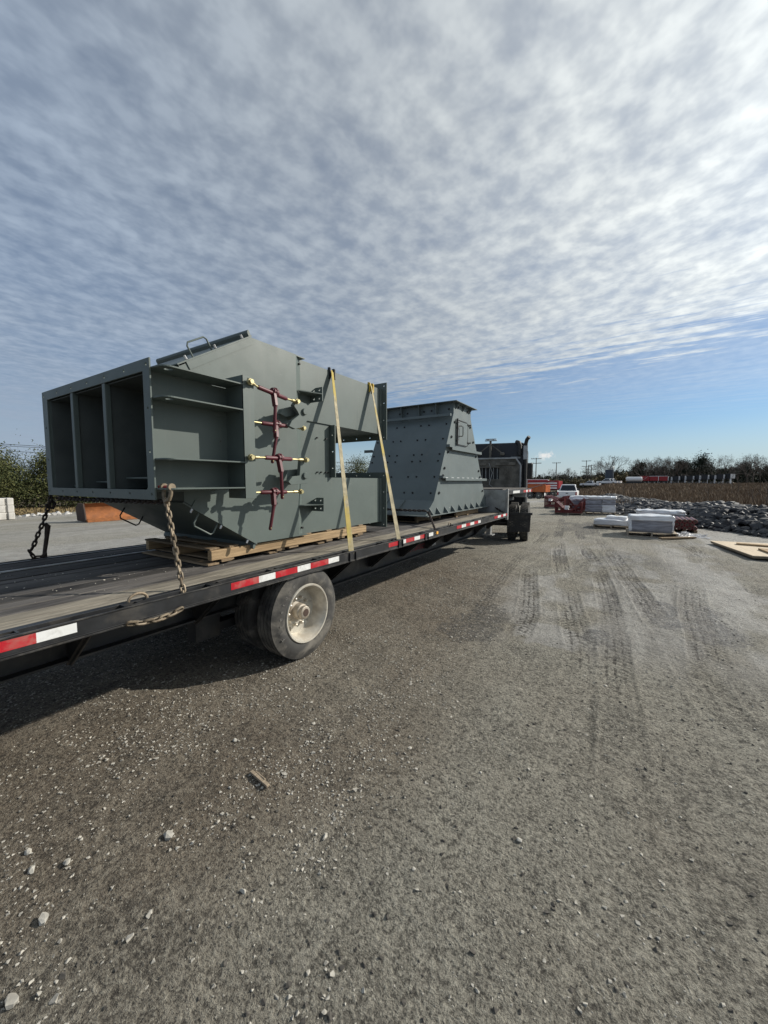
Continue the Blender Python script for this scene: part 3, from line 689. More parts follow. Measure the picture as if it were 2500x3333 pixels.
MB().box(-5.05, -3.345, 3.28, 3.295, 1.2, 3.22).build('inner_wall', 'dark_grey_shade', ch)  # coloured dark to stand in for shade deep in the inlet
for x_ in (OXL+0.002, OXR-0.012): MB().box(x_, x_+0.009, YF+0.03, 2.31, OZ0+0.002, OZ1-0.002).build('inlet_shade_plate', 'dark_grey_shade', ch)  # plates added inside; the inlet's shade is put into their colour
MB().box(OXL+0.012, OXR-0.014, YF+0.03, 2.14, OZ1-0.010, OZ1-0.002).build('inlet_shade_plate', 'dark_grey_shade', ch)  # inlet roof covered likewise, shade painted as a dark colour
# stiffener ribs with rounded lug ends, both sides
XP = -2.955; YP = 2.289
RIBZ = (2.658, 2.433, 1.967, 1.737)
def rib_outline(x_wall, x_out, x_fl):
    s = 1 if x_out > x_wall else -1; p = [(x_wall, YF+0.016), (x_fl, YF+0.016)]
    rr = 0.075
    for k in range(7):
        a = math.pi/2*k/6; p.append((x_out-s*rr*(1-math.sin(a)), YF+0.018+rr*(1-math.cos(a))))
    return p+[(x_out, YP-0.001), (x_wall, YP-0.001)]
for z in RIBZ:
    hole = [circ(XP-0.085, YF+0.11, 0.032, 14)] if z > 1.9 else []
    pl('rib', rib_outline(OXR+0.0105, XP, FXR), (0, 0, z), EX, EY, 0.012, hole, bev=0.0015)
    xl = OXL-(XP-OXR); o_ = [(x, y) for x, y in rib_outline(OXL-0.0105, xl, FXL)]
    pl('rib', o_, (0, 0, z), EX, EY, 0.012, bev=0.0015)
# angle posts
pl('angle_post', rect(OXR+0.011, 1.645, XP, 2.745), (0, YP+0.012, 0), EX, EZ, 0.012, bev=0.001)
hp = [circ(2.345, 2.715, 0.014), circ(2.345, 2.03, 0.014)]
pl('angle_post', [(YP, 1.645), (YP+0.118, 1.645), (YP+0.118, 2.715), (YP+0.095, 2.745), (YP, 2.745)], (XP-0.012, 0, 0), EY, EZ, 0.013, hp, bev=0.001)
pl('angle_post', rect(OXL-0.26, 1.645, OXL-0.011, 2.745), (0, YP+0.012, 0), EX, EZ, 0.012)
# body sides (wide side plate, bend, legs)
SP = [(1.93, 2.79), (2.69, 3.26), (3.32, 3.26), (3.32, 1.15), (2.69, 1.15), (1.93, 1.622)]
pl('side_plate', SP, (-3.342, 0, 0), EY, EZ, 0.012)
pl('side_plate', SP, (-5.07, 0, 0), EY, EZ, 0.012)
MB().add([(-3.33, 3.3205, 1.15), (-3.33, 3.3205, 3.26), (-3.43, 3.48, 3.26), (-3.43, 3.48, 1.15), (-3.345, 3.3205, 1.15), (-3.345, 3.3205, 3.26), (-3.445, 3.48, 3.26), (-3.445, 3.48, 1.15)],
         [(0,1,2,3),(7,6,5,4),(0,3,7,4),(1,5,6,2),(0,4,5,1),(3,2,6,7)]).build('bend_plate', G, ch)
pl('top_plate', rect(-5.06, 2.69, -3.342, 3.48), (0, 0, 3.262), EX, EY, -0.012)
pl('bottom_plate', rect(-5.06, 2.69, -3.342, 3.48), (0, 0, 1.148), EX, EY, 0.012)
for z0, z1 in ((2.552, 3.26), (1.15, 1.852)):
    q = MB(); a, b_ = -3.43, -4.97
    q.box(a-0.012, a, 3.481, 5.28, z0, z1); q.box(b_, b_+0.012, 3.481, 5.28, z0, z1); q.box(b_+0.012, a-0.012, 3.481, 5.28, z1-0.012, z1); q.box(b_+0.012, a-0.012, 3.481, 5.28, z0, z0+0.012)
    lg_ = q.build('outlet_leg', G, ch)
    hl = []
    for x in np.linspace(-5.02, -3.38, 7): hl += [circ(x, z0-0.045, 0.011), circ(x, z1+0.048, 0.011)]
    for z in np.linspace(z0-0.045, z1+0.048, 4)[1:3]: hl += [circ(-5.02, z, 0.011), circ(-3.38, z, 0.011)]
    pl('outlet_flange', rect(-5.07, z0-0.09, -3.33, z1+0.095), (0, 5.295, 0), EX, EZ, 0.014, hl+[rect(-4.95, z0+0.012, -3.45, z1-0.012)], bev=0.001)
    # stiffener just before the flange
    MB().box(-3.4298, -3.415, 5.225, 5.28, z0, z1).build('leg_stiffener', G, ch)
# crotch between the legs
pl('crotch_plate', rect(3.481, 1.852, 4.03, 2.552), (-3.462, 0, 0), EY, EZ, 0.012)
pl('crotch_plate', rect(3.481, 1.852, 4.03, 2.552), (-4.962, 0, 0), EY, EZ, 0.012)
hc = [circ(-3.40, z, 0.012) for z in (1.98, 2.2, 2.42)]
pl('crotch_flange', rect(-5.0, 1.856, -3.36, 2.548), (0, 4.055, 0), EX, EZ, 0.016, hc+[rect(-4.6, 2.0, -3.8, 2.4)])
pl('crotch_wall', rect(-4.95, 1.86, -3.47, 2.54), (0, 3.60, 0), EX, EZ, 0.010)
for y, z in ((3.78, 1.92), (3.85, 1.92), (3.94, 1.92), (3.99, 1.915), (3.78, 2.36), (3.95, 2.36)):
    b1 = MB().cyl((-3.45, y, z), (-3.425, y, z), 0.010, n=6).build('bolt', 'dark_bolt', ch)
for y, z in ((3.415, 3.183), (3.415, 1.238)):
    MB().cyl((-3.42, y, z), (-3.355, y, z), 0.013, n=6).build('bolt', 'dark_bolt', ch)
pl('end_plate', rect(-5.058, 2.668, -3.342, 2.80), (0, 1.945, 0), EX, EZ, 0.010)
pl('end_plate', rect(-5.058, 1.612, -3.342, 1.712), (0, 1.945, 0), EX, EZ, 0.010)
# bolting brackets on the legs
for zc, s in ((2.862, 1), (1.512, -1)):
    hb = [circ(x, z, 0.013) for x in (-3.36, -3.27) for z in (zc-0.048, zc+0.052)]
    pl('bracket', [(-3.428, zc-0.085), (-3.225, zc-0.085), (-3.225, zc+0.085), (-3.335, zc+0.085), (-3.428, zc+0.045)], (0, 3.66, 0), EX, EZ, 0.012, hb)
    pl('bracket_gusset', [(-3.33, 3.34), (-3.225, 3.647), (-3.428, 3.647), (-3.428, 3.49)], (0, 0, zc-0.005), EX, EY, 0.011)
# hatches: sloping lids with handles and clamps, above and below
def hatch(s):
    zm = 2.2075; mz = lambda z: zm+s*(z-zm)
    A_ = Vector((0, 1.915, mz(2.795))); B_ = Vector((0, 2.70, mz(3.268))); d = (B_-A_).normalized(); nrm = Vector((0, -d.z, d.y))*s if s > 0 else Vector((0, d.z, -d.y))
    if nrm.z*s < 0: nrm = -nrm
    L = (B_-A_).length
    lid = MB()
    xa, xb = -3.318, -5.085
    P_ = lambda u, h, x: Vector((x, 0, 0))+A_+d*u+nrm*h
    lid.add([P_(0, 0, xa), P_(L, 0, xa), P_(L, 0, xb), P_(0, 0, xb), P_(0, 0.012, xa), P_(L, 0.012, xa), P_(L, 0.012, xb), P_(0, 0.012, xb)],
            [(0,1,2,3),(7,6,5,4),(0,4,5,1),(1,5,6,2),(2,6,7,3),(3,7,4,0)])
    o = lid.build('hatch_lid', G, ch)
    # turned-up lip at the peak end
    lip = MB(); pr = [(L-0.03, 0.0121), (L-0.03, 0.045), (L-0.022, 0.062), (L-0.006, 0.070), (L, 0.066), (L, 0.0121)]
    k = len(pr); lip.add([P_(u, h, xa-0.01) for u, h in pr]+[P_(u, h, xb+0.01) for u, h in pr], [tuple(range(k)), tuple(range(2*k-1, k-1, -1))]+[(i, (i+1) % k, k+(i+1) % k, k+i) for i in range(k)]); lip.build('lip', G, o)
    # edge angle running along the side plate
    q = MB(); q.bar(P_(0.09, -0.035, -3.325), P_(L-0.02, -0.035, -3.325), 0.007, 0.068, up=nrm); q.build('edge_angle', G, o)
    # U handle
    hx = -3.36
    def handle(u0, u1, hx, m_):
        pts = [P_(u0, 0.01, hx), P_(u0, 0.11, hx), P_(u0+0.02, 0.135, hx), P_(u1-0.02, 0.135, hx), P_(u1, 0.11, hx), P_(u1, 0.01, hx)]
        MB().tube(pts, 0.008, 8).build('handle', m_, o, True)
    handle(0.20, 0.42, hx, G)
    if s < 0:
        handle(0.20, 0.42, -4.78, 'dark_bolt')
    for u in (0.11, 0.45, 0.80):
        c0 = P_(u, -0.02, -3.335); c1 = P_(u, 0.05, -3.335)
        MB().tube([c0, c0+(c1-c0)*0.45, c0+(c1-c0)*0.5, c1], [0.007, 0.007, 0.013, 0.010], 6).build('clamp_bolt', 'bright_bolt', o, True)
    return o
hatch(1); hatch(-1)
# bell-crank levers with pivot pins
LV = [([(3.074,2.678),(3.225,2.654),(3.279,2.617),(3.286,2.559),(3.246,2.490),(3.148,2.391),(3.044,2.362),(2.956,2.383),(2.996,2.445),(3.105,2.521),(3.083,2.554),(3.022,2.613)],
       [(2.922,2.517),(2.955,2.571),(3.169,2.645),(3.202,2.550),(3.002,2.493)], (3.180, 2.564)),
      ([(3.123,2.061),(3.224,2.049),(3.258,1.943),(3.269,1.849),(3.218,1.775),(2.968,1.764),(2.930,1.797),(2.987,1.850),(3.095,1.864),(3.116,2.014)],
       [(2.996,1.876),(3.014,1.922),(3.217,1.944),(3.210,1.870),(3.010,1.780),(2.939,1.797)], (3.174, 1.864))]
for lv, arm, pin in LV:
    a = pl('lever', lv, (-3.125, 0, 0), EY, EZ, 0.046, bev=0.003)
    q = MB(); q.plate(arm, (-3.235, 0, 0), EY, EZ, 0.06); q.build('lever_arm', G, ch, bevel=0.002)
    MB().cyl((-3.335, pin[0]+0.03, pin[1]), (-3.20, pin[0]+0.03, pin[1]), 0.06, n=20).build('pivot_boss', G, ch, True)
    MB().tube([(-3.3, *pin), (-3.062, *pin), (-3.055, *pin)], [0.036, 0.036, 0.030], 20).build('pivot_pin', G, ch, True)
# timbers and pallets under the chute
tb = thing('wood_pallet', (-3.99, 3.4, DZ), 'long wooden pallet on the deck under the two-leg chute', 'pallet')
for k, y in enumerate((2.20, 2.42, 2.72, 3.1, 3.5, 3.9, 4.3, 4.62)):
    MB().box(-4.62, -3.40, y, y+0.11, 1.133, 1.152).build('top_board', 'pallet_wood_x', tb, bevel=0.003)
for y in (2.16, 2.9, 3.7, 4.5):
    MB().box(-4.62, -3.37, y, y+0.12, DZ+0.006, DZ+0.026).build('bottom_board', 'pallet_wood_x', tb, bevel=0.003)
for y in (2.3, 3.2, 4.1): MB().box(-4.62, -3.37, y, y+0.15, DZ+0.028, DZ+0.046).build('bottom_board', 'pallet_wood_x', tb, bevel=0.003)
MB().box(-3.435, -3.375, 2.20, 4.78, DZ+0.050, 1.132).build('stringer', 'timber', tb, bevel=0.004)
MB().box(-4.02, -3.96, 2.20, 4.78, DZ+0.050, 1.132).build('stringer', 'timber', tb, bevel=0.004)
MB().box(-4.60, -4.54, 2.20, 4.78, DZ+0.050, 1.132).build('stringer', 'timber', tb, bevel=0.004)
for y in (2.3, 3.0, 3.85, 4.55):
    MB().box(-3.46, -3.36, y, y+0.12, DZ+0.0265, DZ+0.0495).build('block', 'pallet_wood', tb)

# ------------------------------------------------------------------ ratchet turnbuckles
TB = [('topmost', (2.419,2.720),(3.014,2.641),(2.509,2.690),(2.869,2.643),(2.709,2.678),(2.659,2.285),-3.02, (-2.922, -3.05)),
      ('second', (2.42,2.384),(3.252,2.401),(2.670,2.386),(3.020,2.395),(2.865,2.396),(2.757,1.998),-3.17, (-3.16, -3.13)),
      ('third', (2.409,2.026),(3.137,2.034),(2.575,2.031),(2.922,2.032),(2.755,2.036),(2.742,1.634),-3.02, (-2.922, -3.05)),
      ('lowest', (2.42,1.690),(3.199,1.684),(2.634,1.689),(2.985,1.685),(2.814,1.689),(2.708,1.311),-3.17, (-3.16, -3.13))]
for nm, e0, e1, b0, b1, rc, he, X_, (xa_, xb_) in TB:
    def V3(p, dx=0.0):
        f_ = min(1, max(0, (p[0]-e0[0])/(e1[0]-e0[0]))); xx = xa_+(xb_-xa_)*f_; k_ = xx/X_
        return Vector((xx+dx, p[0]*k_, 1.8+(p[1]-1.8)*k_))
    extra = {'topmost': 'dark red ratchet turnbuckle, topmost of the four on the chute side', 'second': 'dark red ratchet turnbuckle tucked behind the post, second from the top',
             'third': 'dark red ratchet turnbuckle with front eye on the post, third from the top', 'lowest': 'dark red ratchet turnbuckle with long handle, lowest of the four on the chute'}[nm]
    tk = thing('ratchet_turnbuckle', V3(rc), extra, 'turnbuckle', 'ratchet turnbuckles on the chute')
    MB().tube([V3(b0), V3(b0)*0.97+V3(b1)*0.03, V3(b1)*0.97+V3(b0)*0.03, V3(b1)], [0.016, 0.021, 0.021, 0.016], 14).build('barrel', 'maroon', tk, True)
    d = (V3(b1)-V3(b0)).normalized()
    g = MB(); c = V3(rc); n_ = 14
    g.tube([c-d*0.035, c-d*0.033, c+d*0.033, c+d*0.035], [0.030, 0.038, 0.038, 0.030], 18); g.build('ratchet_head', 'maroon', tk, True)
    gear = MB()
    for k in range(12):
        a = 2*math.pi*k/12; up_ = Vector((1, 0, 0)); side = d.cross(up_).normalized(); rdir = up_*math.cos(a)+side*math.sin(a)
        gear.bar(c+d*0.004+rdir*0.034, c+d*0.004+rdir*0.047, 0.012, 0.016, up=d)
    gear.build('gear', 'maroon', tk)
    hd = MB(); h0 = c+Vector((0.03, -0.01, -0.03)); h1 = V3(he, 0.045); q1 = h0.lerp(h1, 0.30); q2 = h0.lerp(h1, 0.36)
    hd.bar(c+Vector((0.004, -0.02, 0.02)), q1, 0.030, 0.048, up=(1, 0, 0)); hd.tube([q1, q2, h1, h1+(h1-q2).normalized()*0.012], [0.021, 0.0165, 0.0165, 0.010], 10)
    hd.build('handle', 'maroon', tk, True)
    MB().cyl(h1+Vector((-0.018, 0, 0.012)), h1+Vector((0.018, 0, 0.012)), 0.006, n=8).build('handle_hole', 'zinc_yellow', tk)
    for e, b_, sgn in ((e0, b0, -1), (e1, b1, 1)):
        E_ = V3(e); B2 = V3(b_)
        MB().tube([B2, E_.lerp(B2, 0.55), E_.lerp(B2, 0.52), E_.lerp(B2, 0.25)], [0.010, 0.010, 0.016, 0.016], 10).build('rod', 'zinc_yellow', tk, True)
        MB().lathe([(-0.014, 0.014), (-0.014, 0.026), (-0.008, 0.029), (0.008, 0.029), (0.014, 0.026), (0.014, 0.014)], E_, EX, 18).build('rod_eye', 'zinc_yellow', tk, True)
        MB().tube([E_-EX*0.055, E_+EX*0.028], [0.012, 0.012], 6).add([], []).cyl(E_+EX*0.019, E_+EX*0.033, 0.021, n=6).build('eye_bolt', 'zinc_yellow', tk)

# ------------------------------------------------------------------ second hopper
hp_ = thing('steel_hopper', (-4.2, 8.5, 1.12), 'tall grey tapered steel hopper with studded sides and small access door', 'hopper')
HB = 'paint_blue_grey'; HX0, HX1 = -3.30, -5.13
HP = [(6.64, 1.15), (7.0, 1.42), (7.94, 3.27), (7.945, 3.49), (8.965, 3.49), (8.985, 3.27), (10.13, 1.42), (10.66, 1.15)]
pl('side_plate', HP, (HX0-0.012, 0, 0), EY, EZ, 0.012, m_=HB, par=hp_)
pl('side_plate', HP, (HX1, 0, 0), EY, EZ, 0.012, m_=HB, par=hp_)
def slab(name, p, q_, x0, x1, t, parent, m_=HB, bev=0):
    p = Vector((0, *p)); q_ = Vector((0, *q_)); d = (q_-p).normalized(); nn = Vector((0, d.z, -d.y))*t
    mb = MB(); a = Vector((x0, 0, 0)); c = Vector((x1, 0, 0))
    mb.add([p+a, q_+a, q_+c, p+c, p+a+nn, q_+a+nn, q_+c+nn, p+c+nn], [(0,1,2,3),(7,6,5,4),(0,4,5,1),(1,5,6,2),(2,6,7,3),(3,7,4,0)])
    return mb.build(name, m_, parent, bevel=bev)
for i in range(3): slab('rear_panel', HP[i], HP[i+1], HX1+0.0125, HX0-0.0125, 0.012, hp_)
for i in (4, 5, 6): slab('front_panel', HP[i], HP[i+1], HX1+0.0125, HX0-0.0125, 0.012, hp_)
# top and base flanges
pl('top_flange', rect(HX1-0.12, 7.80, HX0+0.12, 9.10), (0, 0, 3.492), EX, EY, 0.014, [rect(HX1+0.02, 7.97, HX0-0.02, 8.95)], m_=HB, par=hp_, bev=0.001)
pl('base_flange', rect(HX1-0.10, 6.50, HX0+0.10, 10.78), (0, 0, 1.133), EX, EY, 0.014, [rect(HX1+0.02, 6.7, HX0-0.02, 10.6)], m_=HB, par=hp_, bev=0.001)
slab('stiffener', (7.77, 3.19), (7.775, 3.245), HX1, HX0-0.002, 0.05, hp_)
for x in (-5.0, -4.55, -4.10, -3.68):
    q = MB(); q.plate([(7.81, 3.49), (7.93, 3.49), (7.93, 3.21), (7.86, 3.19)], (x, 0, 0), EY, EZ, 0.010); q.build('flange_gusset', HB, hp_)
for y in (8.05, 8.45, 8.85):
    q = MB(); q.plate([(HX0, 3.49), (HX0+0.11, 3.49), (HX0, 3.36)], (0, y, 0), EX, EZ, 0.010); q.build('flange_gusset', HB, hp_)
for y in (6.80, 7.13, 7.52, 7.90, 8.32, 8.72, 9.10, 9.50, 9.92, 10.28):
    q = MB(); q.plate([(HX0, 1.148), (HX0+0.095, 1.148), (HX0+0.088, 1.165), (HX0, 1.285)], (0, y, 0), EX, EZ, 0.012); q.build('base_gusset', HB, hp_)
for x in (-4.35, -3.95):
    q = MB(); q.plate([(6.52, 1.148), (6.66, 1.148), (7.0, 1.42), (6.98, 1.43)], (x, 0, 0), EY, EZ, 0.010); q.build('base_brace', HB, hp_)
# angle ledges across the lit side
def ledge(y0, y1, z):
    q = MB(); q.box(HX0+0.0005, HX0+0.085, y0, y1, z-0.008, z); q.box(HX0+0.073, HX0+0.085, y0+0.14, y1, z-0.058, z-0.008)
    q.box(HX0+0.0005, HX0+0.085, y0-0.004, y0+0.006, z-0.008, z+0.045); q.build('ledge_angle', HB, hp_)
ledge(7.56, 9.58, 2.525); ledge(7.24, 10.02, 1.875)
for i in range(8): MB().box(HX0+0.001, HX0+0.03, 7.5+0.31*i, 7.62+0.31*i, 1.876, 1.884).build('weld_tab', 'white_paint', hp_)
# stud bolts
st0 = MB().tube([(0, 0, 0), (0, -0.006, 0), (0, -0.0065, 0), (0, -0.028, 0)], [0.022, 0.022, 0.012, 0.012], 6).build('stud_bolt', 'dark_bolt', hp_)
ny_ = Vector((0, -1.85, 0.94)).normalized(); qrot = Vector((0, -1, 0)).rotation_difference(ny_); first = True
for z in (3.03, 2.70, 2.37, 2.225, 1.895, 1.565):
    for x in (-5.06, -4.64, -4.44, -4.02, -3.82, -3.41):
        c = Vector((x, 7.0+(z-1.42)*0.94/1.85, z))+ny_*0.013
        if first: place(st0, c, hp_); st0.rotation_mode = 'QUATERNION'; st0.rotation_quaternion = qrot; first = False
        else: inst(st0, c, hp_, qrot)
for x in (-4.64, -4.43, -4.01, -3.82, -3.41): inst(st0, (x, 7.925, 3.36), hp_, Quaternion())
qx = Vector((0, -1, 0)).rotation_difference(EX)
wg = MB(); wg.cyl((0, 0, 0), (0.03, 0, 0), 0.012, n=6); wg.box(0.004, 0.02, -0.035, 0.035, -0.009, 0.009); wg.box(0.004, 0.018, -0.009, 0.009, -0.028, 0.028)
wing = wg.build('wing_nut', 'dark_bolt', hp_); first = True
for y, z in ((8.0,3.083),(7.827,2.75),(8.187,3.419),(8.752,3.405),(8.948,3.076),(9.163,2.742),(7.655,2.418),(9.376,2.407),(7.481,2.076),(9.598,2.062),(7.407,1.92),(9.708,1.91),(7.225,1.569),(9.919,1.554)):
    c = Vector((HX0+0.016, y, z))
    if first: place(wing, c, hp_); first = False
    else: inst(wing, c, hp_)
# access door
dr = MB().box(HX0+0.001, HX0+0.014, 8.12, 8.76, 2.62, 3.13).build('access_door', HB, hp_, bevel=0.003)
q = MB()
for a, b_ in (((8.13, 3.15), (8.73, 3.15)), ((8.775, 3.14), (8.775, 2.62)), ((8.14, 2.605), (8.70, 2.605))): q.bar((HX0+0.006, *a), (HX0+0.006, *b_), 0.014, 0.022, up=(1, 0, 0))
q.build('door_frame', 'dark_bolt', dr)
MB().box(HX0+0.014, HX0+0.045, 8.085, 8.115, 2.60, 3.17).build('door_hinge', 'dark_bolt', dr)
for z in (2.62, 2.72, 3.0, 3.10): MB().cyl((HX0+0.03, 8.09, z), (HX0+0.03, 8.19, z), 0.012, n=8).build('hinge_knuckle', 'dark_bolt', dr)
MB().tube([(HX0+0.014, 8.21, 3.02), (HX0+0.07, 8.23, 3.02), (HX0+0.075, 8.30, 3.01), (HX0+0.075, 8.31, 2.99), (HX0+0.075, 8.31, 2.83), (HX0+0.07, 8.29, 2.80), (HX0+0.014, 8.21, 2.80)], 0.010, 8).build('handle', 'dark_bolt', dr, True)
for z in (3.11, 2.70):
    q = MB(); q.bar((HX0+0.02, 8.74, z), (HX0+0.02, 8.92, z), 0.02, 0.022); q.cyl((HX0, 8.85, z), (HX0+0.06, 8.85, z), 0.014, n=6); q.build('door_latch', 'dark_bolt', dr)
for y, z in ((7.53, 2.50),): MB().box(-5.35, -5.14, y-0.03, y+0.03, z-0.03, z+0.03).build('lug', 'dark_grey_shade', hp_)
def pallet(xa, xb, ya, yb, z0, z1, label, name='wood_pallet', m_='pallet_wood', mx='pallet_wood_x', group=None, xf=None):
    """slatted pallet; boards run along X, three stringers along Y"""
    cx, cy = (xa+xb)/2, (ya+yb)/2
    P0 = Vector((cx, cy, z0)); P0 = xf @ P0 if xf else P0
    t_ = thing(name, P0, label, 'pallet', group); H_ = z1-z0; nb_ = 6; pw = (yb-ya)/nb_
    for k in range(nb_): MB(xf).box(xa, xb, ya+pw*k+0.012, ya+pw*(k+1)-0.012, z1-0.018, z1).build('top_board', mx, t_)
    for y in (ya, cy-0.05, yb-0.10): MB(xf).box(xa, xb, y, y+0.10, z0, z0+0.018).build('bottom_board', mx, t_)
    for x in (xa, cx-0.025, xb-0.05): MB(xf).box(x+0.002, x+0.048, ya+0.002, yb-0.002, z0+0.0185, z1-0.0185).build('stringer', m_, t_)
    return t_
pallet(-4.6, -3.34, 8.26, 9.75, DZ+0.004, 1.131, 'weathered wooden pallet under the lit side of the tapered hopper')
pallet(-5.0, -3.55, 6.75, 7.9, DZ+0.004, 1.131, 'shaded wooden pallet under the near end of the tapered hopper')

# ------------------------------------------------------------------ straps
def strap(top, bot, label):
    s_ = thing('ratchet_strap', bot, label, 'strap', 'cargo straps over the chute')
    top = Vector(top); bot = Vector(bot); w2 = 0.034
    xl = -4.99
    path = [bot+Vector((0.012, 0, -0.09)), bot+Vector((0.012, 0, 0)), top+Vector((0.016, 0, -0.012)), top+Vector((-0.004, 0, 0.012)), Vector((xl+0.02, top.y, top.z+0.012)), Vector((xl-0.01, top.y, top.z-0.01)), Vector((XL-0.01, bot.y, bot.z))]
    mb = MB(); vs = []; sub = []
    for a, b_ in zip(path, path[1:]):
        for k in range(6): sub.append(a.lerp(b_, k/6))
    sub.append(path[-1])
    for i, p in enumerate(sub):
        ww = w2*(1+0.04*math.sin(i*1.3)); tw = 0.012*math.sin(i*0.35)
        d = (sub[min(i+1, len(sub)-1)]-sub[max(i-1, 0)]).normalized(); nn = d.cross(EY).normalized()*0.002
        e = EY*ww+EX*tw
        vs += [p-e-nn, p+e-nn, p+e+nn, p-e+nn]
    fs = [(0,1,2,3), tuple(4*(len(sub)-1)+k for k in (3,2,1,0))]
    for i in range(len(sub)-1):
        for k in range(4): fs.append((4*i+k, 4*i+(k+1) % 4, 4*i+4+(k+1) % 4, 4*i+4+k))
    mb.add(vs, fs); mb.build('webbing', 'strap', s_)
    return s_
s1 = strap((-3.426, 4.06, 3.262), (-2.745, 3.565, 0.985), 'worn yellow cargo strap nearer the inlet, running down to the trailer rail')
s2 = strap((-3.426, 4.975, 3.262), (-2.745, 4.66, 0.985), 'faded cargo strap beside the outlet flange of the chute')
for s_, y, m_ in ((s1, 4.06, 'black_steel'), (s2, 4.975, 'yellow_plastic')):
    for dy in (-0.048, 0.042):
        q = MB(); q.plate([(-3.45, 3.2625), (-3.424, 3.2625), (-3.424, 3.15), (-3.402, 3.16), (-3.402, 3.285), (-3.42, 3.30), (-3.45, 3.30)], (0, y+dy+0.018, 0), EX, EZ, 0.018)
        q.build('edge_protector', m_, s_, bevel=0.003)

# ------------------------------------------------------------------ chains
def link_mesh(name, m_, r=0.0062, L=0.040, w=0.0125):
    pts = []
    for k in range(6): a = -math.pi/2+math.pi*k/5; pts.append((0, w*math.sin(a), L/2-0.004+w*math.cos(a)))
    for k in range(6): a = math.pi/2+math.pi*k/5; pts.append((0, w*math.sin(a), -L/2+0.004+w*math.cos(a)))
    return pts, r
def chain(name, pts, label, m_, pitch=0.042, r=0.0062, extra=None, group=None):
    pts = [Vector(p) for p in pts]
    c_ = thing('tie_down_chain', pts[-1], label, 'chain', group)
    lens = [0]
    for a, b_ in zip(pts, pts[1:]): lens.append(lens[-1]+(b_-a).length)
    n_ = max(2, int(lens[-1]/pitch)); src = None
    for k in range(n_):
        s_ = (k+0.5)*lens[-1]/n_
        i = max(j for j in range(len(lens)-1) if lens[j] <= s_); f_ = (s_-lens[i])/(lens[i+1]-lens[i])
        p = pts[i].lerp(pts[i+1], f_); d = (pts[i+1]-pts[i]).normalized()
        q = EZ.rotation_difference(d) @ Quaternion((0, 0, 1), math.pi/2*(k % 2)+random.uniform(-0.25, 0.25)+0.4)
        if src is None:
            lp, rr = link_mesh('link', m_, r); mb = MB(); mb.tube(lp, rr*pitch/0.042, 6, True)
            src = mb.build('link', m_, c_, True); place(src, p, c_); src.rotation_mode = 'QUATERNION'; src.rotation_quaternion = q
            if pitch != 0.042: src.scale = (pitch/0.042,)*3
        else:
            o = inst(src, p, c_, q)
    return c_
def sag(a, b, s, n=8):
    a = Vector(a); b = Vector(b); return [a.lerp(b, k/n)-EZ*s*4*(k/n)*(1-k/n) for k in range(n+1)]
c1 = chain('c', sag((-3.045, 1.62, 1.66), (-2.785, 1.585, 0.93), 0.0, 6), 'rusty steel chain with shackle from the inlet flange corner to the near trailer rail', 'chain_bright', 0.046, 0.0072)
# shackle
sh = MB(); pts = [(-3.02+0.055*math.cos(a), 1.60, 1.705+0.06*math.sin(a)) for a in [math.pi*1.15-(-math.pi*1.3)*k/10 for k in range(11)]]
sh.tube([(-3.085, 1.63, 1.745), (-3.088, 1.625, 1.70), (-3.07, 1.62, 1.66), (-3.035, 1.615, 1.645), (-3.0, 1.62, 1.66), (-2.985, 1.625, 1.70), (-2.985, 1.63, 1.745)], 0.015, 10)
for x in (-3.088, -2.983): sh.lathe([(-0.014, 0.012), (-0.014, 0.028), (0.014, 0.028), (0.014, 0.012)], (x, 1.63, 1.757), EX, 14)
sh.build('shackle', 'chain_bright', c1, True)
MB().cyl((-3.155, 1.63, 1.757), (-2.99, 1.63, 1.757), 0.013, n=10).build('shackle_pin', 'red_paint', c1, True)
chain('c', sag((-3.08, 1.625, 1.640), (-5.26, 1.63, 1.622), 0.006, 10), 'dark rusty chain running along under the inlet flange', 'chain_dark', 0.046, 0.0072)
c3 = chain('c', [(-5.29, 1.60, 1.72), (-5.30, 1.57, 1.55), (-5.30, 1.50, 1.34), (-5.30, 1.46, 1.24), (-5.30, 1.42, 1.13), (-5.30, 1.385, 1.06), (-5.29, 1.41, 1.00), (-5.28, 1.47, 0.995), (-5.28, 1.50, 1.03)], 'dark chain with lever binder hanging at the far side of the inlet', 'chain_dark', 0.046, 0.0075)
lb = MB(); lb.tube([(-5.30, 1.52, 1.345), (-5.30, 1.545, 1.32), (-5.30, 1.53, 1.20), (-5.30, 1.505, 1.05), (-5.29, 1.50, 0.99)], [0.022, 0.026, 0.020, 0.018, 0.022], 10)
lb.build('binder_lever', 'chain_dark', c3, True)
hk = MB(); hk.tube([(-5.30, 1.59, 1.60), (-5.30, 1.62, 1.56), (-5.30, 1.60, 1.51), (-5.30, 1.56, 1.52), (-5.30, 1.545, 1.56)], 0.016, 8); hk.build('hook', 'chain_dark', c3, True)
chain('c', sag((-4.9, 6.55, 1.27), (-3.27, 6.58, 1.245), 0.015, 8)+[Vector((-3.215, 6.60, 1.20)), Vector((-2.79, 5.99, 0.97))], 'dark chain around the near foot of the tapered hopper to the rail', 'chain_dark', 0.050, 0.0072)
chain('c', sag((-2.705, 1.16, 0.885), (-2.705, 1.52, 0.885), 0.028, 8), 'short rusty tail of chain slung under the near trailer rail', 'chain_bright', 0.046, 0.0072)
chain('c', sag((-3.25, 10.38, 1.22), (-2.79, 10.12, 0.99), 0.01, 6), 'short dark chain at the far foot of the tapered hopper', 'chain_dark', 0.050, 0.0072)

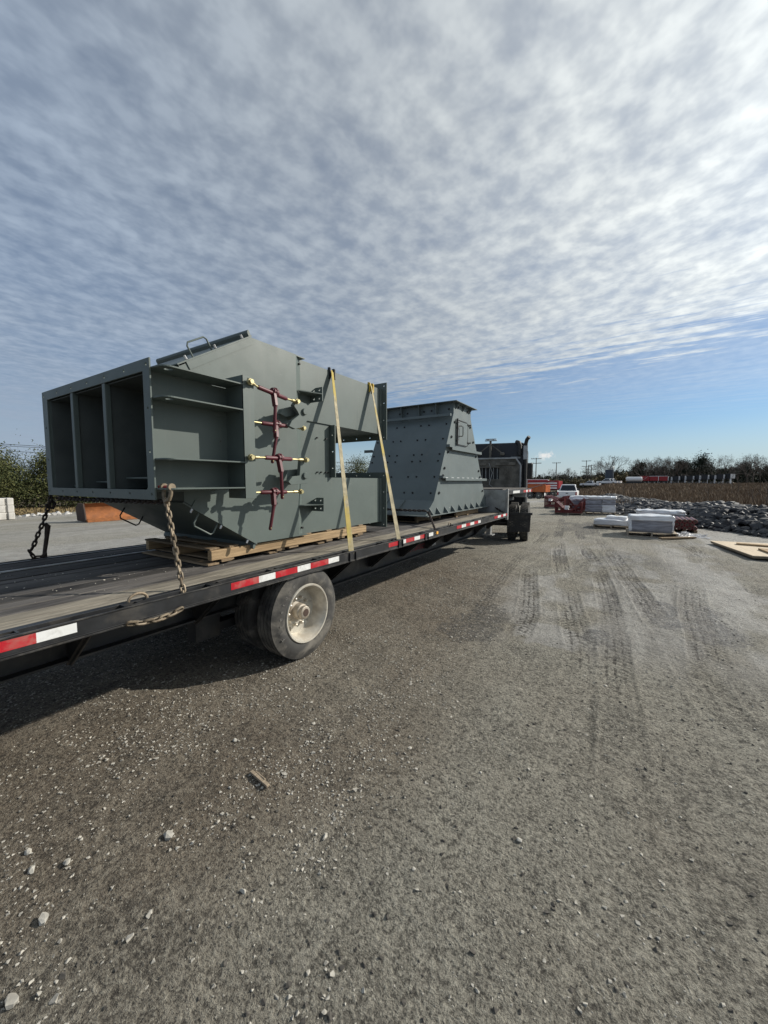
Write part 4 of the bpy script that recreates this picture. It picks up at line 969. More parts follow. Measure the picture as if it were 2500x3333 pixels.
# ------------------------------------------------------------------ road tractor ahead of the trailer
tk = thing('road_tractor', (-2.6, 12.25, 0), 'dark blue-black sleeper cab tractor with headache rack, coupled to the flatbed trailer', 'truck')
def tread_tyre(parent, cx, y, z, s, Rt, w, ri):
    """drive tyre with block tread"""
    ax = Vector((s, 0, 0)); c = Vector((cx-s*w/2, y, z)); h = w/2
    o = MB().lathe([(-h+0.02, ri), (-h, (Rt+ri)/2), (-h+0.012, Rt-0.05), (-h+0.02, Rt-0.016), (h-0.02, Rt-0.016), (h-0.012, Rt-0.05), (h, (Rt+ri)/2), (h-0.02, ri)], c, ax, 48, True).build('wheel', 'rubber', parent, True)
    t_ = MB()
    for k in range(44):
        a = 2*math.pi*k/44
        for j, xo in enumerate((-0.36, -0.12, 0.12, 0.36)):
            aa = a+(0.06 if j % 2 else 0); rd = EY*math.cos(aa)+EZ*math.sin(aa)
            p = c+ax*(xo*w*0.92); t_.bar(p+rd*(Rt-0.02), p+rd*Rt, w*0.19, 0.045, up=EX.cross(rd))
    t_.build('tread', 'rubber', o)
    MB().lathe([(h-0.03, ri+0.01), (h-0.01, ri), (h-0.08, ri-0.03), (h-0.16, ri-0.05), (h-0.16, 0.1), (h-0.10, 0.09), (h-0.10, 0.0)], c, ax, 28).build('rim', 'rim', o, True)
    return o
for y in (12.25, 13.62):
    for cx in (-2.60, -2.95): tread_tyre(tk, cx, y, 0.55, 1, 0.55, 0.26, 0.285)
    MB().cyl((-5.1, y, 0.52), (-3.2, y, 0.52), 0.09).build('axle', 'black_steel', tk, True)
    for cx in (-5.42, -5.07): tread_tyre(tk, cx, y, 0.52, -1, 0.52, 0.26, 0.285)
mf = MB()
mf.plate([(-3.14, 0.30), (-2.56, 0.33), (-2.54, 0.84), (-3.12, 0.88)], (0, 11.72, 0), EX, EZ, 0.014); mf.build('mud_flap', 'mudflap', tk, bevel=0.002)
MB().box(-3.12, -2.50, 11.70, 11.76, 0.82, 0.89).build('flap_hanger', 'black_steel', tk, bevel=0.004)
for x in (-3.72, -4.56): MB().box(x-0.04, x+0.04, 11.6, 19.0, 0.78, 1.04).build('frame_rail', 'black_steel', tk)
MB().box(-4.75, -3.55, 12.2, 13.3, 1.05, 1.17).build('fifth_wheel', 'black_steel', tk, bevel=0.02)
MB().box(-3.1, -2.72, 12.8, 13.0, 1.30, 1.44).build('fender_bracket', 'galvanised', tk, bevel=0.01)
# sleeper: rounded box
CX0, CX1, CY = -2.77, -5.05, 14.1
sec = [(CX0, 0.95), (CX0, 2.95)]+[(CX0-0.2*(1-math.cos(a)), 2.95+0.2*math.sin(a)) for a in [math.pi/2*k/5 for k in range(1, 6)]]
sec = sec+[(CX0+CX1-x, z) for x, z in reversed(sec)]
q = MB(); k = len(sec); vs = [(x, CY, z) for x, z in sec]+[(x, CY+2.6, z) for x, z in sec]
q.add(vs, [tuple(range(k)), tuple(range(2*k-1, k-1, -1))]+[(i, (i+1) % k, k+(i+1) % k, k+i) for i in range(k)])
slp = q.build('sleeper_cab', 'cab_paint', tk, bevel=0.03)
for x in (-2.772, -5.03): MB().box(x-0.02, x+0.012, CY-0.03, CY+0.10, 1.2, 3.05).build('cab_corner_trim', 'chrome' if x > -4 else 'cab_paint', slp, bevel=0.01)
MB().box(-4.87, -2.95, CY+2.6, CY+4.6, 0.9, 2.0).build('hood', 'cab_paint', tk, bevel=0.12)
MB().box(-3.29, -2.97, CY-0.015, CY-0.001, 2.60, 2.66).build('cab_vent', 'galvanised', slp)
# exhaust stacks with heat shield
for x in (-2.8, -5.02):
    e = MB(); e.tube([(x, CY-0.12, 1.1), (x, CY-0.12, 2.85), (x, CY-0.12, 3.10), (x+0.03, CY-0.16, 3.22), (x+0.10, CY-0.22, 3.31)], 0.062, 14)
    st_ = e.build('exhaust_stack', 'soot', tk, True)
    MB().box(x-0.07, x+0.07, CY-0.20, CY-0.185, 2.55, 3.02).build('heat_shield', 'galvanised', st_, bevel=0.01)
MB().tube([(-3., CY-0.10, 2.7), (-3., CY-0.10, 3.05), (-3.03, CY-0.08, 3.14), (-3.11, CY, 3.17)], 0.07, 12).build('intake_pipe', 'soot', tk, True)
# mirror
MB().tube([(CX0-0.15, CY+1.5, 2.50), (CX0-0.02, CY+1.45, 2.56), (CX0+0.04, CY+1.45, 2.48)], 0.014, 8).build('mirror_arm', 'black_steel', tk, True)
MB().box(CX0-0.03, CX0+0.20, CY+1.38, CY+1.50, 1.90, 2.50).build('mirror', 'black_steel', tk, bevel=0.04)
# headache rack
RY = CY-0.24; hr = MB()
out = [(-4.85, 1.30), (-2.94, 1.30), (-2.94, 2.36), (-3.1, 2.60), (-4.69, 2.60), (-4.85, 2.36)]
hr.plate(out, (0, RY, 0), EX, EZ, 0.03, [rect(-4.29, 1.88, -3.65, 2.28)]); rack = hr.build('headache_rack', 'rack_alu', tk, bevel=0.004)
q = MB()
for a, b_ in zip(out, out[1:]+out[:1]): q.bar((a[0], RY-0.035, a[1]), (b_[0], RY-0.035, b_[1]), 0.05, 0.07, up=EY)
q.build('rack_frame', 'galvanised', rack)
q = MB(); q.box(-4.77, -4.09, RY-0.07, RY-0.031, 2.36, 2.46); q.box(-3.77, -3.11, RY-0.07, RY-0.031, 2.36, 2.46); q.box(-4.77, -3.07, RY-0.06, RY-0.031, 1.40, 1.46); q.build('rack_rail', 'rack_alu', rack, bevel=0.004)
for x in np.linspace(-4.23, -3.71, 5): MB().cyl((x, RY-0.02, 1.88), (x, RY-0.02, 2.28), 0.011, n=8).build('window_bar', 'galvanised', rack)
MB().box(-4.31, -3.63, RY-0.07, RY-0.032, 2.285, 2.31).build('chain_hanger', 'rack_alu', rack)
hang = None
for k in range(7):
    x = -3.59+0.055*k; L_ = random.uniform(0.28, 0.5); pts = [(x, RY-0.07, 2.33-0.03*j) for j in range(int(L_/0.03))]
    q = MB(); [q.bar(a, b_, 0.016 if i % 2 else 0.008, 0.008 if i % 2 else 0.016) for i, (a, b_) in enumerate(zip(pts, pts[1:]))]; q.build('hung_chain', 'rack_alu', rack)
q = MB(); q.bar((-3.96, RY-0.02, 2.62), (-3.96, RY-0.02, 3.22), 0.07, 0.05); q.build('lamp_post', 'rack_alu', rack)
for s_ in (-1, 1):
    MB().bar((-3.96, RY-0.02, 3.10), (-3.96+s_*0.40, RY-0.02, 2.78), 0.03, 0.03).build('lamp_brace', 'rack_alu', rack)
    MB().box(-3.96+s_*0.40-0.075, -3.96+s_*0.40+0.075, RY-0.1, RY+0.02, 2.70, 2.80).build('work_lamp', 'rack_alu', rack, bevel=0.02)
q = MB(); q.box(-4.15, -3.75, RY-0.06, RY+0.06, 3.21, 3.235); q.box(-4.13, -3.77, RY-0.05, RY+0.05, 3.26, 3.285); q.box(-4.07, -4.03, RY-0.02, RY+0.02, 3.235, 3.26); q.box(-3.89, -3.85, RY-0.02, RY+0.02, 3.235, 3.26); q.build('lamp_tray', 'galvanised', rack)
MB().tube([(-4., RY-0.09, 2.45), (-3.87, RY-0.09, 2.1), (-3.97, RY-0.09, 1.7), (-3.79, RY-0.09, 1.55), (-3.95, RY-0.09, 1.42)], 0.011, 6).build('air_hose', 'galvanised', rack, True)

tk.rotation_euler = (0, 0, R(11))

# ------------------------------------------------------------------ gravel on the yard
def hull(npts, flat=0.6, elong=1.3, seed=0):
    rs = random.Random(seed); bm = bmesh.new()
    for _ in range(npts):
        v = Vector((rs.gauss(0, 1), rs.gauss(0, 1), rs.gauss(0, 1))).normalized()*rs.uniform(0.8, 1.0)
        bm.verts.new((v.x*elong, v.y, v.z*flat))
    r_ = bmesh.ops.convex_hull(bm, input=bm.verts)
    bmesh.ops.delete(bm, geom=list({g for g in r_['geom_interior'] if isinstance(g, bmesh.types.BMVert)}), context='VERTS')
    bm.verts.index_update(); vs = np.array([v.co[:] for v in bm.verts]); fs = [tuple(v.index for v in f.verts) for f in bm.faces]; bm.free()
    return vs, fs
def scatter(name, m_, spots, variants, seed, parent=None):
    """many stones in one mesh; spots: x, y, size, z"""
    rs = random.Random(seed); V_ = []; F_ = []; off = 0
    for (x, y, s_, z) in spots:
        vs, fs = variants[rs.randrange(len(variants))]; a = rs.uniform(0, 6.28); b_ = rs.uniform(-0.35, 0.35)
        ca, sa, cb, sb = math.cos(a), math.sin(a), math.cos(b_), math.sin(b_)
        p = vs*s_*np.array([rs.uniform(.8, 1.2), rs.uniform(.8, 1.2), rs.uniform(.75, 1.1)]); px, py, pz = p[:, 0], p[:, 1]*cb-p[:, 2]*sb, p[:, 1]*sb+p[:, 2]*cb
        V_.append(np.stack([px*ca-py*sa+x, px*sa+py*ca+y, pz+z], -1)); F_ += [(f[0]+off, f[1]+off, f[2]+off) for f in fs]; off += len(vs)
    me = bpy.data.meshes.new(name); V_ = np.concatenate(V_); me.from_pydata(V_.tolist(), [], F_); me.materials.append(M[m_])
    o = bpy.data.objects.new(name, me); col.objects.link(o); place(o, (0, 0, 0), None)
    if parent: o.parent = parent; o.location = -WL[parent.name]
    o['kind'] = 'stuff'; return o
peb = [hull(9, 0.65, 1.25, i) for i in range(8)]
rs = random.Random(3); spots = []
def zs(x, y): 
    return float(np.interp(x, gx, GZ[min(int(np.searchsorted(gy, y)), ny-1)]))
def near_ok(x, y): return -4.2 < x < 3.2
while len(spots) < 15000:
    d = 0.8+rs.random()**1.6*8.5; az = R(rs.uniform(-84, 20)); x = d*math.sin(az); y = d*math.cos(az)
    if d < 1.9 and rs.random() < 0.45: continue
    dens = float(vn(np.array([x*1.4]), np.array([y*1.4]), 71)[0])*0.6+float(vn(np.array([x*5]), np.array([y*5]), 72)[0])*0.4
    lw = 0.14+0.86*(1-min(1, max(0, (x+0.15*y+1.6)/1.1)))
    if rs.random() > (dens**3)*4.0*lw: continue
    s_ = 0.0024+0.0075*rs.random()**3.2+0.0006*d
    if rs.random() < 0.02: s_ *= 1.8
    spots.append((x, y, s_, zs(x, y)+s_*0.22))
g1 = scatter('gravel', 'pebble', spots, peb, 5)
g1['label'] = 'small pale gravel scattered over the dirt yard'; g1['category'] = 'gravel'
spots = []
while len(spots) < 3600:
    d = 0.9+rs.random()**1.4*14.0; az = R(rs.uniform(-80, 22)); x = d*math.sin(az); y = d*math.cos(az)
    if float(vn(np.array([x*0.9]), np.array([y*0.6]), 77)[0])+0.25*(x > -1.2) < rs.random(): continue
    s_ = 0.003+0.010*rs.random()**2.5; spots.append((x, y, s_, zs(x, y)+s_*0.2))
g2 = scatter('dirt_clods', 'clod', spots, peb, 6)
g2['label'] = 'dark crumbs of mud strewn over the yard'; g2['category'] = 'mud'
BST = [(-1.90, 0.95, 0.030, 'largest pale stone on the open dirt below the trailer wheel'), (-1.96, 0.47, 0.026, 'angular pale stone near the bottom left corner of the yard'), (-1.74, 0.32, 0.024, 'pale stone at the very bottom left of the picture'),
       (-2.27, 0.52, 0.022, 'rounded pale stone left of the largest loose stone'), (-2.17, 0.62, 0.019, 'small pale stone just right of a rounded pale stone'), (-2.24, 1.59, 0.018, 'pale stone lying above the broken stick'),
       (-1.36, 0.98, 0.015, 'small pale stone in the bottom centre of the dirt'), (-2.4, 0.54, 0.018, 'pale stone at the left edge of the gravel'), (-0.40, 1.89, 0.014, 'small white stone alone on the grey dirt at the lower right')]
for i, (x, y, s_, lab) in enumerate(BST):
    vs, fs = hull(16, 0.7, 1.2, 50+i); q = MB(); q.add([Vector(v)*s_+Vector((x, y, zs(x, y)+s_*0.35)) for v in vs], fs)
    tag(q.build('loose_stone', 'big_pebble'), lab, 'stone', 'loose stones on the yard')
q = MB(); z_ = zs(-1.80, 1.43)+0.012
q.bar((-1.893, 1.45, z_), (-1.712, 1.425, z_+0.004), 0.022, 0.014); q.bar((-1.87, 1.462, z_+0.004), (-1.76, 1.444, z_+0.010), 0.008, 0.008)
tag(q.build('broken_stick', 'stick', None, False, 0.002), 'short broken piece of weathered wood lying on the dirt', 'stick')

spots = []; rs = random.Random(19)
for k in range(170):
    x = -3.2-1.7*rs.random()**0.8; y = 0.4+2.3*rs.random(); s_ = 0.003+0.006*rs.random()**2
    spots.append((x, y, s_, DZ+0.004+s_*0.4))
g3 = scatter('deck_gravel', 'pebble', spots, peb, 8); g3['label'] = 'loose grit and small stones lying on the trailer deck'; g3['category'] = 'gravel'

# ------------------------------------------------------------------ goods on the right of the yard
def rz(x, y, a, z=None): return Matrix.Translation((x, y, ground_z(x, y) if z is None else z)) @ Matrix.Rotation(a, 4, 'Z')
def puffed(xf, lx, ly, z0, z1, amp, seed, top_amp=0.0, n=14):
    """wrapped load: a box whose faces bulge and crease"""
    bm = bmesh.new(); bmesh.ops.create_cube(bm, size=1.0); bmesh.ops.subdivide_edges(bm, edges=bm.edges, cuts=n, use_grid_fill=True)
    rs_ = np.random.RandomState(seed); mb = MB(xf)
    co = np.array([v.co[:] for v in bm.verts]); bm.verts.index_update(); fs = [tuple(v.index for v in f.verts) for f in bm.faces]; bm.free()
    x = co[:, 0]*lx; y = co[:, 1]*ly; z = z0+(co[:, 2]+0.5)*(z1-z0)
    nz = vn(x*6+seed, z*11+y*4, seed)-0.5; nz2 = vn(y*6+seed, z*11+x*4, seed+1)-0.5
    rnd = 1-0.06*np.clip((np.abs(co[:, 2])-0.42)/0.08, 0, 1)
    x = x*rnd+np.sign(co[:, 0])*nz2*amp*2; y = y*rnd+np.sign(co[:, 1])*nz*amp*2
    z = z+(vn(x*5+seed, y*5, seed+2)-0.4)*top_amp*(co[:, 2] > 0.45)
    mb.add(np.stack([x, y, z], -1).tolist(), fs); return mb
def cap(xf, lx, ly, z0, z1, seed, amp=0.03):
    return puffed(xf, lx*1.05, ly*1.05, z0-0.07, z1+0.01, amp*1.1, seed, amp*1.8, 16)
def local_pallet(x, y, a, lx, ly, h, label, m_='pallet_pale', group='pallets set out along the yard edge'):
    return pallet(-lx/2, lx/2, -ly/2, ly/2, 0.0, h, label, 'wood_pallet', m_, m_, group, rz(x, y, a))
# 1: wrapped load in front of the pipes
local_pallet(0.58, 15.65, 0.05, 1.36, 1.05, 0.15, 'pale wooden pallet under the wrapped load nearest the plywood')
X_ = rz(0.56, 15.68, 0.05); w1 = thing('wrapped_load', X_ @ Vector((0, 0, 0.15)), 'plastic wrapped box load with white film top, nearest the red pipes', 'load', 'wrapped loads on pallets')
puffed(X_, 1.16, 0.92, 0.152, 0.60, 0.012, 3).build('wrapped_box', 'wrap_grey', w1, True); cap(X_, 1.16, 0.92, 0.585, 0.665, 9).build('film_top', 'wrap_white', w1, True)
for sx in (-1, 1): puffed(X_ @ Matrix.Translation((sx*0.575, 0, 0)), 0.05, 0.95, 0.16, 0.62, 0.02, 12+sx, 0.0, 8).build('film_corner', 'wrap_white', w1, True)
# 2: low white load
local_pallet(-0.58, 17.5, -0.06, 1.22, 1.0, 0.13, 'wooden pallet under the low white sacks, left of the tall wrapped box')
X_ = rz(-0.58, 17.5, -0.06); w2 = thing('wrapped_load', X_ @ Vector((0, 0, 0.13)), 'low flat white wrapped load on its pallet in the middle of the yard', 'load', 'wrapped loads on pallets')
puffed(X_, 1.2, 0.96, 0.132, 0.33, 0.03, 21, 0.05).build('wrapped_box', 'wrap_white', w2, True); puffed(X_ @ Matrix.Translation((0.12, 0.1, 0)), 0.7, 0.6, 0.31, 0.44, 0.03, 22, 0.05).build('film_top', 'wrap_white', w2, True)
# 3: load behind
local_pallet(1.05, 20.3, 0.03, 1.66, 1.1, 0.14, 'wooden pallet mostly hidden behind the nearest wrapped load')
X_ = rz(1.05, 20.3, 0.03); w3 = thing('wrapped_load', X_ @ Vector((0, 0, 0.14)), 'long wrapped load with sagging white film, between the near load and the rock bank', 'load', 'wrapped loads on pallets')
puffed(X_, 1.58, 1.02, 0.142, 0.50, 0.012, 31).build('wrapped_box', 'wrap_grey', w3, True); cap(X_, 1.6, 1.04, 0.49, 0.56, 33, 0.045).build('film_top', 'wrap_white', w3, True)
# 4, 5: tall wrapped pair
for i, (x, lab, wd) in enumerate(((-1.75, 'tall grey stretch-wrapped load right behind the red steel frames', 0.80), (-1.02, 'tall shiny stretch-wrapped load on the right of the tall pair', 0.62))):
    local_pallet(x, 24.45, 0.04, wd*1.02, 1.05, 0.13, ('wooden pallet under the tall grey load of the wrapped pair', 'wooden pallet under the shiny right load of the wrapped pair')[i])
    X_ = rz(x, 24.45, 0.04); w4 = thing('wrapped_load', X_ @ Vector((0, 0, 0.13)), lab, 'load', 'wrapped loads on pallets')
    puffed(X_, wd, 1.0, 0.132, 0.52, 0.015, 41+i).build('wrapped_box', 'wrap_grey' if i == 0 else 'wrap_white', w4, True)
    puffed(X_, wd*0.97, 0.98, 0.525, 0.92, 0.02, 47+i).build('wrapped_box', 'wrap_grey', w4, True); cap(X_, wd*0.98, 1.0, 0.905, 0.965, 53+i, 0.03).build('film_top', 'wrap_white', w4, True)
X_ = rz(-2.55, 26.6, 0.1); w6 = thing('wrapped_load', X_ @ Vector((0, 0, 0)), 'white wrapped load half hidden between the red frames and tall pair', 'load', 'wrapped loads on pallets')
puffed(X_, 1.25, 1.0, 0.02, 0.72, 0.02, 61).build('wrapped_box', 'wrap_grey', w6, True); cap(X_, 1.25, 1.0, 0.70, 0.88, 63, 0.06).build('film_top', 'wrap_white', w6, True)
# red troughing frames
def trough(x, y, a, lx, ly, h, nfr, label, plabel, steep=0.55):
    local_pallet(x, y, a, lx*1.02, ly, 0.10, plabel)
    X_ = rz(x, y, a); t_ = thing('steel_frame_stack', X_ @ Vector((0, 0, 0.10)), label, 'steel frames', 'red steel frames on pallets')
    hx = lx/2
    for k in range(nfr):
        yy = -ly/2+0.06+(ly-0.12)*k/(nfr-1); f_ = MB(X_); z0 = 0.102
        f_.bar((-hx, yy, z0+0.05), (hx, yy, z0+0.05), 0.06, 0.10)
        for s_ in (-1, 1):
            f_.bar((s_*(hx-0.03), yy, z0+0.1), (s_*(hx-0.03), yy, h), 0.06, 0.06)
            f_.bar((s_*(hx-0.03), yy, h-0.03), (s_*0.16, yy, h*steep*0.62), 0.09, 0.085, up=EY)
            f_.bar((s_*(hx*0.55), yy, z0+0.1), (s_*(hx*0.55), yy, h*0.62), 0.045, 0.045)
        f_.bar((-0.2, yy, h*steep*0.62), (0.2, yy, h*steep*0.62), 0.09, 0.09)
        f_.build('trough_frame', 'steel_red', t_, bevel=0.004)
    for s_ in (-1, 1):
        MB(X_).bar((s_*(hx-0.10), -ly/2, h*0.80), (s_*(hx-0.10), ly/2, h*0.80), 0.07, 0.07).build('tie_bar', 'steel_red', t_)
        MB(X_).cyl((s_*hx*0.5, -ly/2-0.05, h*0.52), (s_*hx*0.5, ly/2+0.04, h*0.52), 0.06, n=12).build('roller', 'steel_red', t_, True)
    return t_, X_
t1, X1 = trough(-2.86, 23.3, 0.03, 1.32, 1.05, 0.70, 5, 'dark red steel trough frames banded on a pallet, nearest of the red stacks', 'wooden pallet under the nearest stack of red frames')
puffed(X1 @ Matrix.Translation((-0.07, -0.42, 0)), 0.2, 0.16, 0.28, 0.50, 0.03, 70, 0.05, 6).build('white_wrapping', 'wrap_white', t1, True)
t2, X2 = trough(-4.30, 28.9, -0.12, 1.30, 1.5, 0.86, 6, 'dark red steel frames stacked behind, beside the white pickup', 'wooden pallet under the red frames next to the white pickup', 0.9)
puffed(X2 @ Matrix.Translation((-0.25, -0.7, 0)), 0.2, 0.2, 0.5, 0.66, 0.03, 74, 0.05, 6).build('white_wrapping', 'wrap_white', t2, True)
for k in range(6): MB(X2).bar((-0.66, -0.7+0.27*k, 0.84), (0.1, -0.7+0.27*k, 0.62), 0.07, 0.05).build('sloping_bar', 'steel_red', t2)
t3, X3 = trough(-2.75, 25.5, 0.25, 1.0, 0.9, 0.80, 4, 'red steel frames leaning together between the near red stack and white load', 'wooden pallet under the middle stack of red frames', 0.75)
# red rollers
rl = thing('roller_bundle', (1.62, 17.6, ground_z(1.62, 17.6)), 'bundle of dark red steel rollers lying end-on beside the wrapped load', 'rollers')
for r_ in range(3):
    for k in range(5-(r_ % 2)):
        x = 1.33+0.145*k+0.07*(r_ % 2); z = 0.16+0.122*r_
        o = MB().lathe([(0, 0.068), (0.01, 0.071), (1.18, 0.071), (1.19, 0.068)], (x, 17.15, z), EY, 16).build('roller', 'steel_red', rl, True)
        MB().lathe([(0, 0.050), (-0.004, 0.048), (-0.004, 0.0)], (x, 17.152, z), EY, 12).build('end_cap', 'rust_dark', o)
for x in (1.30, 1.62, 1.94): MB().box(x-0.05, x+0.05, 17.2, 18.3, 0.0, 0.088).build('bearer', 'pallet_wood', rl)
# crumpled film on the ground
n_ = 30; vs = []; fs = []
for j in range(n_):
    for i in range(n_):
        u_, v_ = i/(n_-1), j/(n_-1); x = 1.12+0.98*u_+0.06*math.sin(9*v_); y = 15.55+0.9*v_-0.12*math.sin(7*u_)
        hgt_ = 0.012+0.17*abs(float(vn(np.array([u_*5.0]), np.array([v_*5.0]), 81)[0])-0.45)*(1-abs(2*v_-1)**3)+0.30*max(0, 0.32-u_)*(v_ > 0.1)
        if 0.35 < u_ < 0.55 and 0.3 < v_ < 0.6: hgt_ += 0.10
        vs.append((x, y, hgt_+0.02*float(vn(np.array([u_*17.0]), np.array([v_*17.0]), 82)[0])))
fs = [(j*n_+i, j*n_+i+1, (j+1)*n_+i+1, (j+1)*n_+i) for j in range(n_-1) for i in range(n_-1)]
tag(MB().add(vs, fs).build('plastic_film', 'film', None, True), 'crumpled clear plastic film on the ground below the red rollers', 'plastic')
q = MB(); q.bar((0.80, 14.62, 0.045), (1.72, 15.42, 0.045), 0.14, 0.05); tag(q.build('dark_plank', 'pallet_wood', None, False, 0.004), 'dark plank lying on the dirt in front of the wrapped load', 'plank')
# plywood sheets
A_ = Vector((1.95, 14.36, 0)); B_ = Vector((2.40, 11.97, 0)); U_ = (A_-B_).normalized(); V_ = Vector((-U_.y, U_.x, 0)); V_ = -V_ if V_.x < 0 else V_
def sheet(o, lu, lv, z, th, name, m_, label, cat, grp=None, tw=0.0):
    Uq = (Matrix.Rotation(tw, 3, 'Z') @ U_); Vq = (Matrix.Rotation(tw, 3, 'Z') @ V_); p = B_+U_*o[0]+V_*o[1]; p = Vector((p.x, p.y, z)); q = MB()
    c = [p, p+Uq*lu, p+Uq*lu+Vq*lv, p+Vq*lv]; q.add(c+[x+EZ*th for x in c], [(0,3,2,1),(4,5,6,7),(0,1,5,4),(1,2,6,5),(2,3,7,6),(3,0,4,7)])
    return tag(q.build(name, m_, None, False, 0.002), label, cat, grp)
sheet((0.02, 0.02), 2.40, 2.4, 0.035, 0.045, 'plywood_sheet', 'ply_edge', 'lower dark-edged plywood sheet lying on the dirt by the rocks', 'plywood', 'plywood sheets on the ground')
sheet((-0.02, 0.0), 2.44, 2.42, 0.083, 0.02, 'plywood_sheet', 'plywood', 'clean pale plywood sheet lying on top of the lower sheet', 'plywood', 'plywood sheets on the ground')
for a, b_, w_, lab in (((2.44, 13.86, 0.127), (4.2, 13.62, 0.127), 0.20, 'longer loose board lying across the middle of the plywood'), ((2.80, 13.05, 0.125), (2.95, 11.7, 0.125), 0.19, 'loose board at the near edge of the plywood')):
    tag(MB().bar(a, b_, w_, 0.042).build('loose_board', 'timber', None, False, 0.003), lab, 'board', 'boards on the plywood')

# ------------------------------------------------------------------ rock bank
bank = thing('rock_bank', (3.0, 20, 0), 'long low bank of dark broken riprap stones along the right of the yard', 'rock bank')
toe = [(6.3, 13.6), (3.76, 17.1), (2.1, 19.4), (-0.8, 25.4), (-2.6, 33.0), (-3.9, 44.0)]
vars_ = [hull(20, 0.74, 1.22, 100+i) for i in range(8)]; srcs = []
rs = random.Random(11); rocks = []
seg = []; tot_ = 0
for a, b_ in zip(toe, toe[1:]): l_ = math.hypot(b_[0]-a[0], b_[1]-a[1]); seg.append((tot_, l_, a, b_)); tot_ += l_
def bank_pt(s_, w_):
    for (t0, l_, a, b_) in seg:
        if s_ <= t0+l_+1e-6:
            f_ = (s_-t0)/l_; ux, uy = (b_[0]-a[0])/l_, (b_[1]-a[1])/l_; nx_, ny__ = uy, -ux
            if nx_ < 0: nx_, ny__ = -nx_, -ny__
            x = a[0]+(b_[0]-a[0])*f_+nx_*w_; y = a[1]+(b_[1]-a[1])*f_+ny__*w_; return x, y
def bank_h(w_): return 0.82*math.sin(min(max(w_/2.1, 0), 1)*math.pi/2)**0.9 if w_ < 2.1 else 0.82-0.25*(w_-2.1)
for i in range(3300):
    s_ = rs.random()**1.25*tot_; w_ = rs.uniform(-0.15, 3.0); x, y = bank_pt(s_, w_)
    size = rs.uniform(0.11, 0.23)*(1.0 if w_ > 0.1 else 0.7)
    h_ = bank_h(w_)*(1.12-0.55*min(1, s_/26)+0.08*math.sin(s_*0.9)+0.05*math.sin(s_*2.3))
    rocks.append((x, y, ground_z(x, y)*0.6+max(h_-size*0.30, 0.02)+rs.uniform(-0.05, 0.07), size))
rocks.sort(key=lambda q_: math.hypot(q_[0], q_[1])*(1+0.35*(math.degrees(math.atan2(q_[0], q_[1])) > 12.8)))
for i, (x, y, z, s_) in enumerate(rocks[:300]):
    if len(srcs) < 8:
        vs, fs = vars_[len(srcs)]; o = MB().add([Vector(v) for v in vs], fs).build('stone', 'riprap', bank); srcs.append(o)
        place(o, (x, y, z), bank)
    else: o = inst(srcs[rs.randrange(8)], (x, y, z), bank)
    o.rotation_euler = (rs.uniform(-.35, .35), rs.uniform(-.35, .35), rs.uniform(0, 6.28)); o.scale = (s_*rs.uniform(.9, 1.3), s_, s_*rs.uniform(.8, 1.2))
scatter('far_stones', 'riprap', [(x, y, s_, z) for x, y, z, s_ in rocks[300:]], vars_, 12, bank)
# core of the bank so that no ground shows through
core = MB(); vs = []; fs = []; ws = [-0.1, 0.5, 1.1, 1.7, 2.3, 3.0]; ns_ = 60
for i in range(ns_+1):
    for w_ in ws:
        x, y = bank_pt(tot_*i/ns_, w_); vs.append((x, y, ground_z(x, y)*0.6+max(bank_h(w_)*(1.12-0.55*min(1, tot_*i/ns_/26))*0.75-0.20, -0.05)))
m_ = len(ws); fs = [(i*m_+j, i*m_+j+1, (i+1)*m_+j+1, (i+1)*m_+j) for i in range(ns_) for j in range(m_-1)]
core.add(vs, fs).build('rubble_core', 'riprap', bank)

